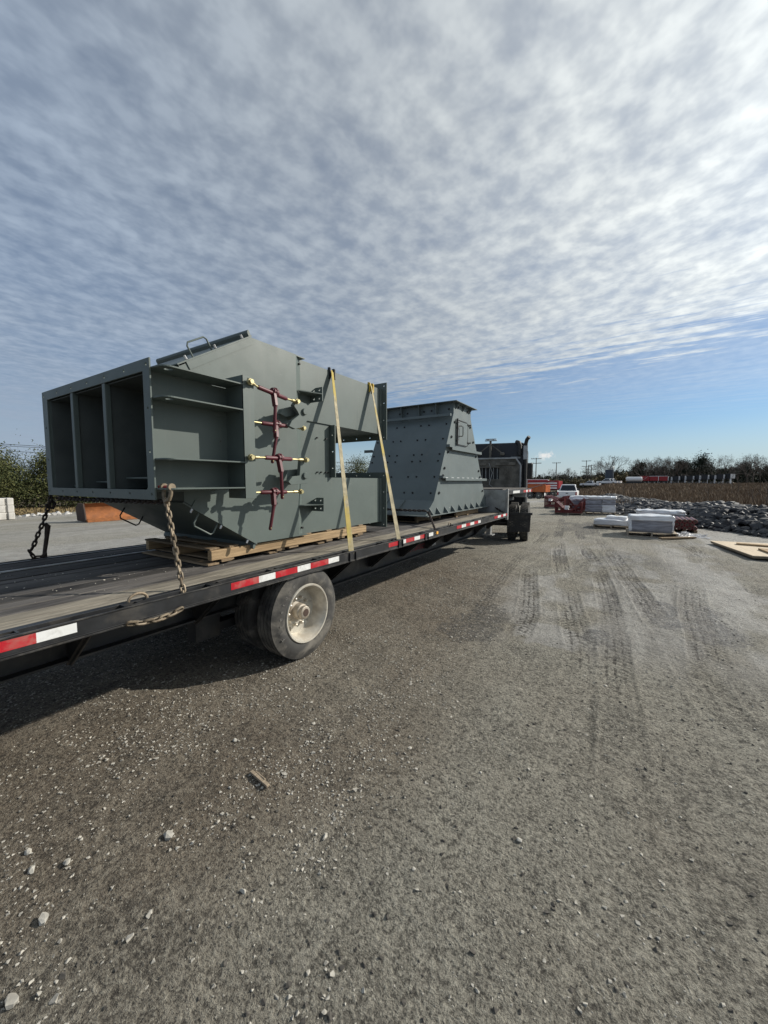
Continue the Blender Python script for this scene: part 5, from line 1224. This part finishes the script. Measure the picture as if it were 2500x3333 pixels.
# ------------------------------------------------------------------ vehicles down the lane
def simple_wheel(parent, xf, c, ax, r, w):
    c = Vector(c); ax = Vector(ax); q = MB(xf); q.lathe([(-w/2, r*0.5), (-w/2, r*0.92), (-w/2+0.03, r), (w/2-0.03, r), (w/2, r*0.92), (w/2, r*0.5)], c, ax, 20)
    o = q.build('wheel', 'rubber', parent, True)
    MB(xf).lathe([(-w/2-0.004, 0), (-w/2-0.004, r*0.22), (-w/2+0.02, r*0.4), (-w/2-0.006, r*0.56), (-w/2+0.03, r*0.57), (w/2, r*0.5), (w/2, 0)], c, ax, 16).build('rim', 'rim', o, True)
    return o
def dump_trailer(x, y, a, L, Wd, H, zf, body, label, stripes=None, tail=None, group='dump trailers', nax=2, ribs=6, tarp=None, gz_=None):
    """high-sided dump trailer: rear end at local x=0, body running to -x, seen from local -y"""
    xf = rz(x, y, a, gz_); t_ = thing('dump_trailer', xf @ Vector((0, 0, 0)), label, 'trailer', group)
    b_ = MB(xf); o = 0.12
    b_.plate([(0, zf), (0.0, zf+H), (-L, zf+H), (-L+0.25, zf)], (0, -Wd/2+0.05, 0), EX, EZ, 0.05); b_.plate([(0, zf), (0.0, zf+H), (-L, zf+H), (-L+0.25, zf)], (0, Wd/2, 0), EX, EZ, 0.05)
    b_.box(-L+0.25, 0, -Wd/2+0.06, Wd/2-0.06, zf, zf+0.06); b_.box(-L+0.1, -L+0.16, -Wd/2+0.06, Wd/2-0.06, zf, zf+H)
    bd = b_.build('body', body, t_)
    for k in range(ribs): MB(xf).box(-L*(k+0.6)/ribs-0.05, -L*(k+0.6)/ribs+0.05, -Wd/2-0.06, -Wd/2-0.001, zf+0.02, zf+H-0.08).build('side_rib', body, bd)
    MB(xf).box(-L-0.02, 0.02, -Wd/2-0.07, -Wd/2+0.05, zf+H, zf+H+0.12).build('top_rail', body if body == 'dark_paint' else (tail or body), bd)
    MB(xf).box(0.001, 0.06, -Wd/2, Wd/2, zf, zf+H).build('tailgate', tail or body, bd)
    for k in range(4): MB(xf).box(0.061, 0.11, -Wd/2+Wd*(k+0.3)/4, -Wd/2+Wd*(k+0.55)/4, zf+0.05, zf+H-0.05).build('tailgate_rib', tail or body, bd)
    if stripes:
        for k in range(3):
            q = MB(xf); zz = zf+H*(0.08+0.3*k); q.plate([(-0.2, zz), (-0.2, zz+H*0.16), (-L*0.55, zz+H*0.12), (-L*0.72, zz)], (0, -Wd/2-0.062, 0), EX, EZ, 0.01); q.build('stripe', stripes, bd)
    if tarp: MB(xf).bar((-L*0.78, -Wd/2-0.09, zf-0.1), (-L*0.06, -Wd/2-0.09, zf+H+0.05), 0.05, 0.08, up=EY).build('tarp_arm', tarp, t_)
    MB(xf).box(-L, -0.1, -0.5, 0.5, zf-0.28, zf-0.001).build('chassis', 'black_steel', t_)
    for k in range(nax):
        for s_ in (-1, 1): simple_wheel(t_, xf, (-0.9-1.25*k, s_*(Wd/2-0.2), 0.5), (0, s_, 0) if False else (0, 1, 0), 0.5, 0.5)
    MB(xf).box(-0.12, -0.09, -Wd/2, -Wd/2+0.55, 0.35, zf-0.1).build('mud_flap', 'white_paint', t_)
    return t_
dump_trailer(-10.55, 61.5, R(-6), 6.0, 2.3, 1.0, 1.02, 'orange_paint', 'orange dump trailer with tan tarp arm, left of the white pickup', tarp='galvanised', tail='orange_paint')
dump_trailer(-11.5, 80.0, R(-8), 9.5, 2.4, 1.55, 1.35, 'red_paint', 'red and white dump trailer parked behind the orange one', stripes='white_paint', tail='red_paint', tarp='galvanised')
dump_trailer(-15.0, 88.0, R(4), 8.5, 2.4, 1.4, 1.75, 'red_paint', 'second red dump trailer with white top rail behind the tractor', tail='white_paint')
def pickup(x, y, a, label, gz_=None, sc=1.0):
    """crew cab pickup seen from behind; nose to local +y"""
    xf = rz(x, y, a, gz_) @ Matrix.Scale(sc, 4); t_ = thing('pickup_truck', xf @ Vector((0, 0, 0)), label, 'pickup', 'white vehicles'); w = 0.98
    b_ = MB(xf)
    prof_ = [(0, 0.62), (0, 1.12), (1.72, 1.14), (1.74, 1.16), (3.9, 1.18), (4.1, 1.12), (5.55, 1.08), (5.75, 0.95), (5.75, 0.5), (0.05, 0.5)]
    k = len(prof_); b_.add([(-w, p[0], p[1]) for p in prof_]+[(w, p[0], p[1]) for p in prof_], [tuple(range(k)), tuple(range(2*k-1, k-1, -1))]+[(i, (i+1) % k, k+(i+1) % k, k+i) for i in range(k)])
    bd = b_.build('body', 'white_paint', t_, bevel=0.05)
    cab = MB(xf); lo = [(-0.93, 1.75, 1.15), (0.93, 1.75, 1.15), (0.93, 4.2, 1.15), (-0.93, 4.2, 1.15)]; hi = [(-0.70, 2.05, 1.88), (0.70, 2.05, 1.88), (0.70, 3.35, 1.88), (-0.70, 3.35, 1.88)]
    cab.add(lo+hi, [(0,1,2,3),(7,6,5,4),(0,4,5,1),(1,5,6,2),(2,6,7,3),(3,7,4,0)]); cb = cab.build('cab', 'white_paint', t_, bevel=0.06)
    MB(xf).add([(-0.80, 1.72, 1.22), (0.80, 1.72, 1.22), (0.62, 1.95, 1.79), (-0.62, 1.95, 1.79), (-0.80, 1.84, 1.22), (0.80, 1.84, 1.22), (0.62, 2.06, 1.79), (-0.62, 2.06, 1.79)], [(0,1,2,3),(7,6,5,4),(0,4,5,1),(1,5,6,2),(2,6,7,3),(3,7,4,0)]).build('rear_window', 'glass_dark', cb)
    for s_ in (-1, 1):
        MB(xf).add([(s_*0.925, 2.0, 1.22), (s_*0.925, 3.9, 1.22), (s_*0.75, 3.3, 1.76), (s_*0.75, 2.2, 1.76)], [(0, 1, 2, 3)]).build('side_window', 'glass_dark', cb)
        MB(xf).box(s_*0.90-0.075, s_*0.90+0.075, -0.012, 0.03, 0.72, 1.06).build('tail_lamp', 'tape_red', bd)
        for yy in (1.05, 4.75): simple_wheel(t_, xf, (s_*0.86, yy, 0.40), (s_, 0, 0), 0.40, 0.27)
        MB(xf).box(s_*1.02-0.12, s_*1.02+0.12, 3.75, 3.86, 1.2, 1.42).build('mirror', 'black_steel', cb)
    tg = MB(xf).box(-0.76, 0.76, -0.022, -0.001, 0.64, 1.10).build('tailgate', 'white_paint', bd, bevel=0.02)
    MB(xf).box(-0.12, 0.12, -0.03, -0.023, 0.90, 0.98).build('handle', 'black_steel', tg)
    MB(xf).box(-0.97, 0.97, -0.14, 0.02, 0.44, 0.60).build('bumper', 'chrome', t_, bevel=0.03)
    MB(xf).box(-0.14, 0.14, -0.148, -0.141, 0.47, 0.56).build('plate', 'dark_paint', t_)
    return t_
pickup(-5.95, 46.3, R(4), 'white pickup truck seen from behind, beside the red steel frames')

# ------------------------------------------------------------------ dry field
rs = np.random.RandomState(5); n_ = 46000
az = np.radians(rs.uniform(-6.5, 17, n_)); rr = 26+rs.rand(n_)**1.6*135; x = rr*np.sin(az); y = rr*np.cos(az)
# keep behind the rock bank
bx = np.array([p[0] for p in toe][::-1]); by = np.array([p[1] for p in toe][::-1])
lim = np.interp(x, bx, by)
lim = np.where(x < toe[-1][0], 46+(toe[-1][0]-x)*6, lim); keep = (y > lim+2.2); x, y, rr = x[keep], y[keep], rr[keep]; n_ = len(x)
hb = rs.uniform(0.30, 0.75, n_)*(0.7+0.6*vn(x*0.15, y*0.15, 91)); z0 = terrain(x, y)-0.02; wd = 0.012+0.0011*rr; th = rs.uniform(0, np.pi, n_); lx = rs.normal(0, 0.18, n_); ly = rs.normal(0, 0.18, n_)
v1 = np.stack([x-np.cos(th)*wd, y-np.sin(th)*wd, z0], -1); v2 = np.stack([x+np.cos(th)*wd, y+np.sin(th)*wd, z0], -1); v3 = np.stack([x+lx, y+ly, z0+hb], -1)
me = bpy.data.meshes.new('dry_field_grass'); me.from_pydata(np.stack([v1, v2, v3], 1).reshape(-1, 3).tolist(), [], np.arange(3*n_).reshape(-1, 3).tolist()); me.materials.append(M['dry_grass'])
fo = bpy.data.objects.new('dry_field_grass', me); col.objects.link(fo); place(fo, (0, 0, 0)); fo['kind'] = 'stuff'; fo['label'] = 'tall brown dead grass filling the field behind the rock bank'; fo['category'] = 'grass'

# ------------------------------------------------------------------ trees
def branch(mb, p, d, L, r, depth, rs_, spread, tips, nmin=4):
    n_ = 3; pts = [p]; q = p.copy(); dd = d.copy()
    for k in range(n_):
        dd = (dd+Vector((rs_.gauss(0, .13), rs_.gauss(0, .13), rs_.gauss(0.05, .08)))).normalized(); q = q+dd*L/n_; pts.append(q.copy())
    mb.tube(pts, [r*(1-0.35*k/n_) for k in range(n_+1)], 5 if depth > 2 else 3)
    if depth == 0: tips.append((q, dd)); return
    for k in range(rs_.choice((2, 3, 3))):
        a = rs_.uniform(0, 6.28); perp = dd.cross(Vector((math.cos(a), math.sin(a), 0.3))).normalized(); nd = (dd+perp*rs_.uniform(spread*0.5, spread)).normalized()
        branch(mb, pts[rs_.choice((2, 3, 3))], nd, L*rs_.uniform(0.62, 0.82), r*0.58, depth-1, rs_, spread, tips)
def bare_tree(name, H, seed, label, loc, spread=0.75, depth=5, rtr=0.022):
    rs_ = random.Random(seed); t_ = thing('bare_tree', loc, label, 'tree', 'bare winter trees in the distance'); tips = []
    mb = MB(Matrix.Translation(loc)); q = MB(Matrix.Translation(loc)); L0 = H*0.30
    n0 = 4; pts = [Vector((0, 0, -0.3)), Vector((rs_.gauss(0, .03)*H*.3, 0, L0*0.5)), Vector((rs_.gauss(0, .03)*H, rs_.gauss(0, .02)*H, L0))]
    mb.tube(pts, [H*rtr*1.2, H*rtr, H*rtr*0.85], 7)
    for k in range(5):
        a = 6.28*k/5+rs_.uniform(-.5, .5); el = rs_.uniform(0.45, 1.35); d = Vector((math.cos(a)*math.cos(el), math.sin(a)*math.cos(el), math.sin(el)))
        branch(q, pts[2]-Vector((0, 0, rs_.uniform(0, .25)*L0)), d, H*0.24, H*rtr*0.5, depth-1, rs_, spread, tips)
    mb.build('trunk', 'bark', t_, True)
    for p, d in tips:          # sprays of fine twigs
        for k in range(3):
            e = p+(d+Vector((rs_.gauss(0, .6), rs_.gauss(0, .6), rs_.gauss(0.1, .5)))).normalized()*H*0.06; s_ = Vector((rs_.gauss(0, 1), rs_.gauss(0, 1), 0)).normalized()*H*0.0028
            q.add([p-s_, p+s_, e], [(0, 1, 2)])
    q.build('crown', 'twigs', t_); return t_
def leafy(name, H, Wd, seed, label, loc, m_, n_leaf, leaf, kind='cone', group=None, cat='tree'):
    rs_ = random.Random(seed); t_ = thing(name, loc, label, cat, group)
    MB(Matrix.Translation(loc)).tube([(0, 0, -0.2), (0.02*H, 0, H*0.4), (0, 0.01*H, H*0.92)], [H*0.028, H*0.018, H*0.004], 6).build('trunk', 'bark', t_, True)
    q = MB(Matrix.Translation(loc)); clumps = []
    for k in range(int(26+H*5)):
        f_ = rs_.random()**0.8; z = H*(0.06+0.92*f_)
        rad = Wd*0.5*((1-f_)**0.65 if kind == 'cone' else math.sin(math.pi*min(0.98, 0.12+0.86*f_))**0.6)*rs_.uniform(0.55, 1.08); a = rs_.uniform(0, 6.28)
        clumps.append((Vector((rad*math.cos(a), rad*math.sin(a), z)), Wd*rs_.uniform(0.10, 0.19)))
    for k in range(n_leaf):
        c, s_ = clumps[rs_.randrange(len(clumps))]
        p = c*1.0+Vector((rs_.gauss(0, s_), rs_.gauss(0, s_), rs_.gauss(0, s_*0.7)))
        if rs_.random() < 0.25: p = Vector((p.x*0.6, p.y*0.6, p.z))
        if p.z < 0.02: continue
        u_ = Vector((rs_.gauss(0, 1), rs_.gauss(0, 1), rs_.gauss(0.3, .8))).normalized(); v_ = u_.orthogonal().normalized(); v_ = Quaternion(u_, rs_.uniform(0, 6.28)) @ v_
        l_ = leaf*rs_.uniform(0.6, 1.4)
        q.add([p-v_*l_*0.35, p+v_*l_*0.35, p+u_*l_], [(0, 1, 2)])
    q.build('crown', m_, t_); return t_
def gz2(x, y): return ground_z(x, y)
def P(az_, r_): return (r_*math.sin(R(az_)), r_*math.cos(R(az_)))
# big bare trees one can tell apart
BT = [(-2.4, 178, 12.5, 'broad bare tree rising tallest beside the dark tank'), (-5.2, 185, 9.5, 'bare tree with open rounded crown left of the crossarm poles'), (-9.2, 190, 9.0, 'bare tree behind the orange dump trailer'),
      (-3.6, 182, 11.0, 'bare forked tree left of the tallest one'), (-7.4, 178, 9.2, 'bare tree between the two utility poles')]
protos = []
for i, (az_, r_, H, lab) in enumerate(BT):
    x, y = P(az_, r_); protos.append(bare_tree('bare_tree', H, 200+i, lab, (x, y, gz2(x, y)-0.3)))
k = 0; rs = random.Random(31)
for az_ in np.arange(1.0, 16.5, 0.62):
    r_ = rs.uniform(150, 185); x, y = P(az_+rs.uniform(-.2, .2), r_); o = protos[k % 5]; k += 1
    dup_tree(o, (x, y, gz2(x, y)-0.3), rs.uniform(0, 6.28), 'leafless tree in the long treeline beyond the field', rs.uniform(0.72, 0.98)*10.5/[b[2] for b in BT][(k-1) % 5])
for az_ in np.arange(-13.0, -1.0, 0.95):
    r_ = rs.uniform(185, 215); x, y = P(az_+rs.uniform(-.2, .2), r_); o = protos[k % 5]; k += 1
    dup_tree(o, (x, y, gz2(x, y)-0.3), rs.uniform(0, 6.28), 'leafless tree in the woods behind the utility poles', rs.uniform(0.7, 0.95)*9.0/[b[2] for b in BT][(k-1) % 5])
# dark evergreens in the line, and undergrowth
evs = [leafy('evergreen_tree', H, H*0.75, 300+i, lab, (*P(az_, r_), gz2(*P(az_, r_))-0.3), 'evergreen', 4600, 0.36, 'cone', 'dark evergreens in the treeline')
       for i, (az_, r_, H, lab) in enumerate(((0.9, 172, 7.6, 'dark evergreen above the red trailer row'), (6.6, 168, 9.2, 'tallest dark evergreen in the treeline beyond the field'), (4.6, 170, 7.8, 'dark evergreen left of the tallest evergreen')))]
for az_ in (0.2, 1.7, 2.4, 3.1, 3.8, 5.3, 5.9, 7.3, 8.1, 10.2, 12.0, 14.1):
    r_ = rs.uniform(168, 182); x, y = P(az_, r_); dup_tree(evs[rs.randrange(3)], (x, y, gz2(x, y)-0.3), rs.uniform(0, 6.28), 'dark evergreen tree in the dense row behind the parked trailers', rs.uniform(0.62, 0.85))
def thicket(name, a0, a1, r0, r1, h0, h1, n_, leaf, m_, label, seed):
    rs_ = np.random.RandomState(seed); az = np.radians(rs_.uniform(a0, a1, n_)); r_ = rs_.uniform(r0, r1, n_); x = r_*np.sin(az); y = r_*np.cos(az)
    top = h0+(h1-h0)*vn(np.degrees(az)*2.3, r_*0.05, seed)*0.65+(h1-h0)*0.35*vn(np.degrees(az)*9, r_*0.1, seed+1); z = terrain(x, y)+top*rs_.rand(n_)**0.8
    u_ = rs_.normal(0, 1, (n_, 3)); u_ /= np.linalg.norm(u_, axis=1)[:, None]; v_ = np.cross(u_, rs_.normal(0, 1, (n_, 3))); v_ /= np.linalg.norm(v_, axis=1)[:, None]; l_ = leaf*rs_.uniform(.5, 1.5, (n_, 1)); p = np.stack([x, y, z], -1)
    me = bpy.data.meshes.new(name); me.from_pydata(np.stack([p-v_*l_*.35, p+v_*l_*.35, p+u_*l_], 1).reshape(-1, 3).tolist(), [], np.arange(3*n_).reshape(-1, 3).tolist()); me.materials.append(M[m_])
    o = bpy.data.objects.new(name, me); col.objects.link(o); place(o, (0, 0, 0)); o['kind'] = 'stuff'; o['label'] = label; o['category'] = 'woodland'; return o
thicket('far_woods', -16, 18, 186, 230, 3.0, 6.5, 26000, 0.9, 'evergreen', 'dark undergrowth of the far woods along the horizon', 401)
thicket('scrub', -9.5, -0.5, 150, 172, 1.4, 4.6, 9000, 0.7, 'scrub', 'olive brown scrub on the slope below the crossarm poles', 402)
thicket('far_woods', -34, -14, 150, 200, 2.0, 5.0, 6000, 0.9, 'scrub', 'brown scrub on the horizon seen past the tapered hopper', 405)
# saplings and weeds standing in the field
for i, (px, r_, H) in enumerate(((12.05, 31, 2.1), (11.0, 33, 1.35), (7.3, 42, 1.7), (9.3, 52, 2.6), (9.8, 54, 2.4), (-0.9, 48, 1.6), (3.7, 55, 2.0), (5.9, 60, 2.0), (10.6, 58, 2.6), (0.2, 56, 1.7), (11.5, 60, 2.9), (8.4, 70, 2.2))):
    x, y = P(px, r_); rs_ = random.Random(500+i); t_ = thing('sapling', (x, y, gz2(x, y)), ('dead sapling at the right edge of the field, nearest the rocks' if i == 0 else 'thin dead sapling standing up out of the brown field grass'), 'sapling', 'saplings in the field')
    q = MB(Matrix.Translation((x, y, gz2(x, y)))); tips = []; q.tube([(0, 0, -.1), (0.03, 0, H*0.5), (rs_.gauss(0, .08), 0, H)], [0.022, 0.016, 0.005], 5); q.build('stem', 'bark', t_)
    q = MB(Matrix.Translation((x, y, gz2(x, y))))
    for k_ in range(9):
        z_ = H*rs_.uniform(0.35, 0.95); a = rs_.uniform(0, 6.28); L_ = (H-z_)*0.5+0.12; q.tube([(0.01, 0, z_), (L_*.5*math.cos(a), L_*.5*math.sin(a), z_+L_*0.45), (L_*.8*math.cos(a), L_*.8*math.sin(a), z_+L_)], [0.009, 0.007, 0.003], 3)
    q.build('twigs', 'twigs', t_)

# ------------------------------------------------------------------ poles, tank, parked row
def pole(az_, r_, ztop, arms, label, w=0.16):
    x, y = P(az_, r_); z0 = gz2(x, y)-0.5; t_ = thing('utility_pole', (x, y, z0), label, 'utility pole', 'utility poles in the distance')
    MB().cyl((x, y, z0), (x, y, ztop), w*1.15, w*0.8, 8).build('pole', 'pole_wood', t_, True)
    for (dz, l_) in arms:
        a = MB(); a.box(x-l_/2, x+l_/2, y-0.18, y-0.06, ztop-dz-0.09, ztop-dz+0.09); ar = a.build('crossarm', 'pole_wood', t_)
        for s_ in (-0.46, -0.28, 0.28, 0.46): MB().cyl((x+s_*l_, y-0.12, ztop-dz+0.09), (x+s_*l_, y-0.12, ztop-dz+0.34), 0.07, n=6).build('insulator', 'galvanised', ar)
    return t_
pole(-11.27, 153, 10.4, ((0.35, 3.6), (2.0, 3.6)), 'utility pole with two crossarms, just right of the tractor mirror')
pole(-8.72, 177, 9.7, ((0.25, 3.2),), 'utility pole with a single crossarm, above the red and white trailer')
pole(-5.15, 188, 10.8, ((0.3, 3.6), (2.6, 3.4), (5.0, 3.4)), 'tall utility pole carrying three crossarms')
pole(-4.55, 186, 8.9, ((0.4, 2.6), (2.2, 3.6)), 'shorter pole close to the right of the three-arm pole')
pole(-4.9, 187, 8.6, ((3.2, 2.8), (4.2, 2.8)), 'equipment pole standing between the two crossarm poles')
x, y = P(-2.5, 146); tz = gz2(x, y); tn = thing('storage_tank', (x, y, tz), 'dark blue upright storage tank with railed top among the scrub', 'tank')
MB().lathe([(0, 1.22), (4.6, 1.22), (4.75, 1.0), (4.8, 0)], (x, y, tz+0.2), EZ, 24).build('shell', 'tank_blue', tn, True)
q = MB()
for z_ in (5.3, 5.75): q.tube([(x+1.35*math.cos(a), y+1.35*math.sin(a), tz+z_) for a in [6.283*k/16 for k in range(16)]], 0.05, 5, True)
for k_ in range(8): a = 6.283*k_/8; q.cyl((x+1.35*math.cos(a), y+1.35*math.sin(a), tz+4.8), (x+1.35*math.cos(a), y+1.35*math.sin(a), tz+5.75), 0.04, n=5)
q.build('railing', 'galvanised', tn)
x, y = P(7.0, 215); t_ = thing('light_mast', (x, y, gz2(x, y)), 'tall thin light mast rising behind the treeline', 'mast')
MB().cyl((x, y, 0), (x, y, 13.6), 0.16, 0.09, 8).build('mast', 'galvanised', t_, True)
MB().lathe([(0, 0.2), (0.05, 1.0), (0.35, 1.0), (0.4, 0.2)], (x, y, 13.3), EZ, 16).build('lamp_ring', 'galvanised', t_, True)
for i, (az_, r_, a_, lab) in enumerate(((-3.45, 138, 1.35, 'far white pickup parked left of the dark tank'), (-1.55, 140, 1.45, 'far white pickup parked just right of the dark tank'), (-1.2, 141, 1.3, 'farther white pickup second right of the tank'))):
    x, y = P(az_, r_); pickup(x, y, a_, lab)
x, y = P(0.15, 146); t_ = thing('tanker_trailer', (x, y, gz2(x, y)), 'small silver tanker parked left of the red trailers', 'tanker')
MB().lathe([(0, 0), (0.05, 0.5), (0.3, 0.75), (4.2, 0.75), (4.4, 0.5), (4.45, 0)], (x-2.2, y, gz2(x, y)+1.7), EX, 18).build('tank', 'white_paint', t_, True)
MB().box(x-2, x+2, y-0.5, y+0.5, gz2(x, y)+0.3, gz2(x, y)+0.95).build('chassis', 'dark_paint', t_)
for i in range(3):
    x, y = 4.55+2.45*i, 150.0; dump_trailer(x, y, R(-12), 2.4, 2.0, 1.4, 1.15, 'red_paint', ('bright red dump trailer at the left end of the far parked row', 'bright red dump trailer second in the far parked row', 'bright red dump trailer next to the dark ones in the far row')[i], tail='red_paint' if i == 0 else 'white_paint', group='far parked row of trailers', ribs=3, tarp='white_paint' if i == 0 else None)
for i in range(9):
    x, y = 10.6+1.66*i, 150.0-0.5*i; dump_trailer(x, y, R(-28 if i % 2 else -48), 1.7, 1.5, 1.1+0.08*(i % 3), 1.25+0.07*i, 'dark_paint', 'dark dump trailer with white tailgate, %s of the dark ones in the far parked row' % ('first', 'second', 'third', 'fourth', 'fifth', 'sixth', 'seventh', 'eighth', 'last')[i], tail='white_paint', group='far parked row of trailers', ribs=2, nax=1)
x, y = P(-5.6, 160); hb_ = thing('low_building', (x, y, gz2(x, y)), 'long low brown shed in front of the scrub slope', 'building'); z_ = gz2(x, y)
MB().box(x-1, x+8.5, y-2, y+2, z_, z_+2.0).build('wall', 'rust_dark', hb_); MB().box(x-1.2, x+8.7, y-2.2, y+2.2, z_+2.0, z_+2.15).build('roof', 'roof_grey', hb_)
for k_ in range(2): MB().box(x+8.55+k_*1.4, x+9.7+k_*1.4, y-2.0, y-0.5, z_+0.3, z_+2.3).build('white_cabinet', 'white_paint', hb_)

# ------------------------------------------------------------------ left side beyond the trailer
for r_ in range(3):
    for c_ in range(3):
        y0 = 5.98-0.62*c_; lab = '%s course concrete block, %s column of the white block stack' % (('bottom', 'middle', 'top')[r_], ('right', 'middle', 'left')[c_])
        q = MB(); xx = -24.6-0.04*r_; q.box(xx-0.56, xx, y0-0.58, y0-0.31, 0.012+0.338*r_, 0.342+0.338*r_); q.box(xx-0.5, xx+0.03*(c_ % 2)-0.06, y0-0.3095, y0-0.235, 0.012+0.338*r_, 0.342+0.338*r_); q.box(xx-0.58, xx+0.02, y0-0.2345, y0, 0.012+0.338*r_, 0.342+0.338*r_)
        tag(q.build('concrete_block', 'concrete', None, False, 0.02), lab, 'block', 'stacked concrete blocks')
pb = thing('plow_blade', (-20.6, 8.1, 0), 'rusty orange steel plow blade standing on the gravel beyond the trailer', 'plow blade')
arc = [(-20.05, 0.02), (-20.35, 0.12), (-20.5, 0.32), (-20.5, 0.55), (-20.42, 0.72), (-20.25, 0.83)]
q = MB(); vs = [(x, 7.2, z) for x, z in arc]+[(x, 10.2, z) for x, z in arc]+[(x-0.04, 7.2, z) for x, z in arc]+[(x-0.04, 10.2, z) for x, z in arc]; k = len(arc)
q.add(vs, [(i, i+1, k+i+1, k+i) for i in range(k-1)]+[(2*k+i, 3*k+i, 3*k+i+1, 2*k+i+1) for i in range(k-1)]+[(0, k, 3*k, 2*k), (k-1, 3*k-1, 4*k-1, 2*k-1)]); q.build('moldboard', 'rust_orange', pb, True)
MB().box(-20.0, -19.94, 7.2, 10.2, 0.01, 0.16).build('cutting_edge', 'rust_orange', pb)
q = MB(); q.plate([(-20.9, 0.05), (-20.0, 0.03), (-20.1, 0.5), (-20.2, 0.82), (-20.75, 0.84), (-20.98, 0.6)], (0, 7.19, 0), EX, EZ, 0.05); q.build('end_plate', 'rust_dark', pb)
edg = thing('rock_edging', (-26.5, 10, 0), 'row of loose white rocks along the far edge of the gravel lot', 'rocks'); rs = random.Random(77); vs8 = [hull(14, 0.7, 1.2, 700+i) for i in range(5)]; srcs = []
for i in range(90):
    x = -26.3+rs.uniform(-0.7, 0.6); y = 6.4+11.5*rs.random(); s_ = rs.uniform(0.06, 0.19)
    if len(srcs) < 5: o = MB().add([Vector(v) for v in vs8[len(srcs)][0]], vs8[len(srcs)][1]).build('stone', 'light_stone', edg); srcs.append(o); place(o, (x, y, s_*0.3), edg)
    else: o = inst(srcs[rs.randrange(5)], (x, y, s_*0.3), edg)
    o.scale = (s_, s_, s_); o.rotation_euler = (0, 0, rs.uniform(0, 6.28))
CD = [(-33.5, 7.0, 3.5, 4.2, 'dense green cedar at the left edge of the picture'), (-34.0, 10.3, 3.6, 3.6, 'green cedar whose top shows left of the chute inlet'), (-36.5, 8.6, 2.6, 5.0, 'low spreading cedar between two taller cedars'), (-33.2, 12.6, 2.6, 4.4, 'dark cedar half hidden behind the chute inlet'), (-31.5, 15.8, 1.6, 4.2, 'low green shrub seen under the chute inlet')]
for i, (x, y, H, wd_, lab) in enumerate(CD): leafy('cedar', H, wd_, 800+i, lab, (x, y, 0), 'cedar', 15000, 0.10, 'cone', 'cedars beyond the gravel lot')
CD2 = [(-30.0, 40.5, 4.6, 4.6, 'cedar seen through the gap between the chute legs'), (-34, 38.0, 3.6, 4.4, 'lower cedar left of the one in the leg gap'), (-28.0, 44.5, 4.2, 4.4, 'cedar against the sky left of the tapered hopper')]
for i, (x, y, H, wd_, lab) in enumerate(CD2): leafy('cedar', H, wd_, 820+i, lab, (x, y, 0), 'cedar', 8000, 0.13, 'round', 'cedars beyond the gravel lot')
rs2 = np.random.RandomState(9); n_ = 6000; x = -27.2-rs2.rand(n_)*8; y = 4+rs2.rand(n_)*18; hb = rs2.uniform(.05, .16, n_); th = rs2.uniform(0, 3.14, n_)
me = bpy.data.meshes.new('verge_grass'); me.from_pydata(np.stack([np.stack([x-np.cos(th)*.04, y-np.sin(th)*.04, x*0], -1), np.stack([x+np.cos(th)*.04, y+np.sin(th)*.04, x*0], -1), np.stack([x, y, hb], -1)], 1).reshape(-1, 3).tolist(), [], np.arange(3*n_).reshape(-1, 3).tolist()); me.materials.append(M['straw'])
o = bpy.data.objects.new('verge_grass', me); col.objects.link(o); place(o, (0, 0, 0)); o['kind'] = 'stuff'; o['label'] = 'dry straw grass verge behind the white rocks'; o['category'] = 'grass'
ho = thing('house', (-88, 17.5, 0), 'far house with grey gabled roof showing above the cedars', 'house')
MB().box(-92, -84, 13.5, 20.0, 0, 4.4).build('wall', 'wall_tan', ho)
for y0 in (13.4, 16.9):
    q = MB(); q.plate([(y0-0.4, 4.3), (y0+3.6, 4.3), (y0+1.6, 6.0)], (-92.3, 0, 0), EY, EZ, 8.6); q.build('roof', 'roof_grey', ho)
for i, (z_, x_) in enumerate(((6.0, -60.0), (5.85, -60.6), (5.24, -60.2))):
    q = MB(); q.tube([(x_, -40+8*k_, z_+0.25*((k_-6)/6)**2) for k_ in range(25)], 0.028, 5); tag(q.build('power_line', 'dark_bolt'), ('upper', 'middle', 'lower')[i]+' power line wire crossing the sky at the far left', 'wire', 'power lines at the left')
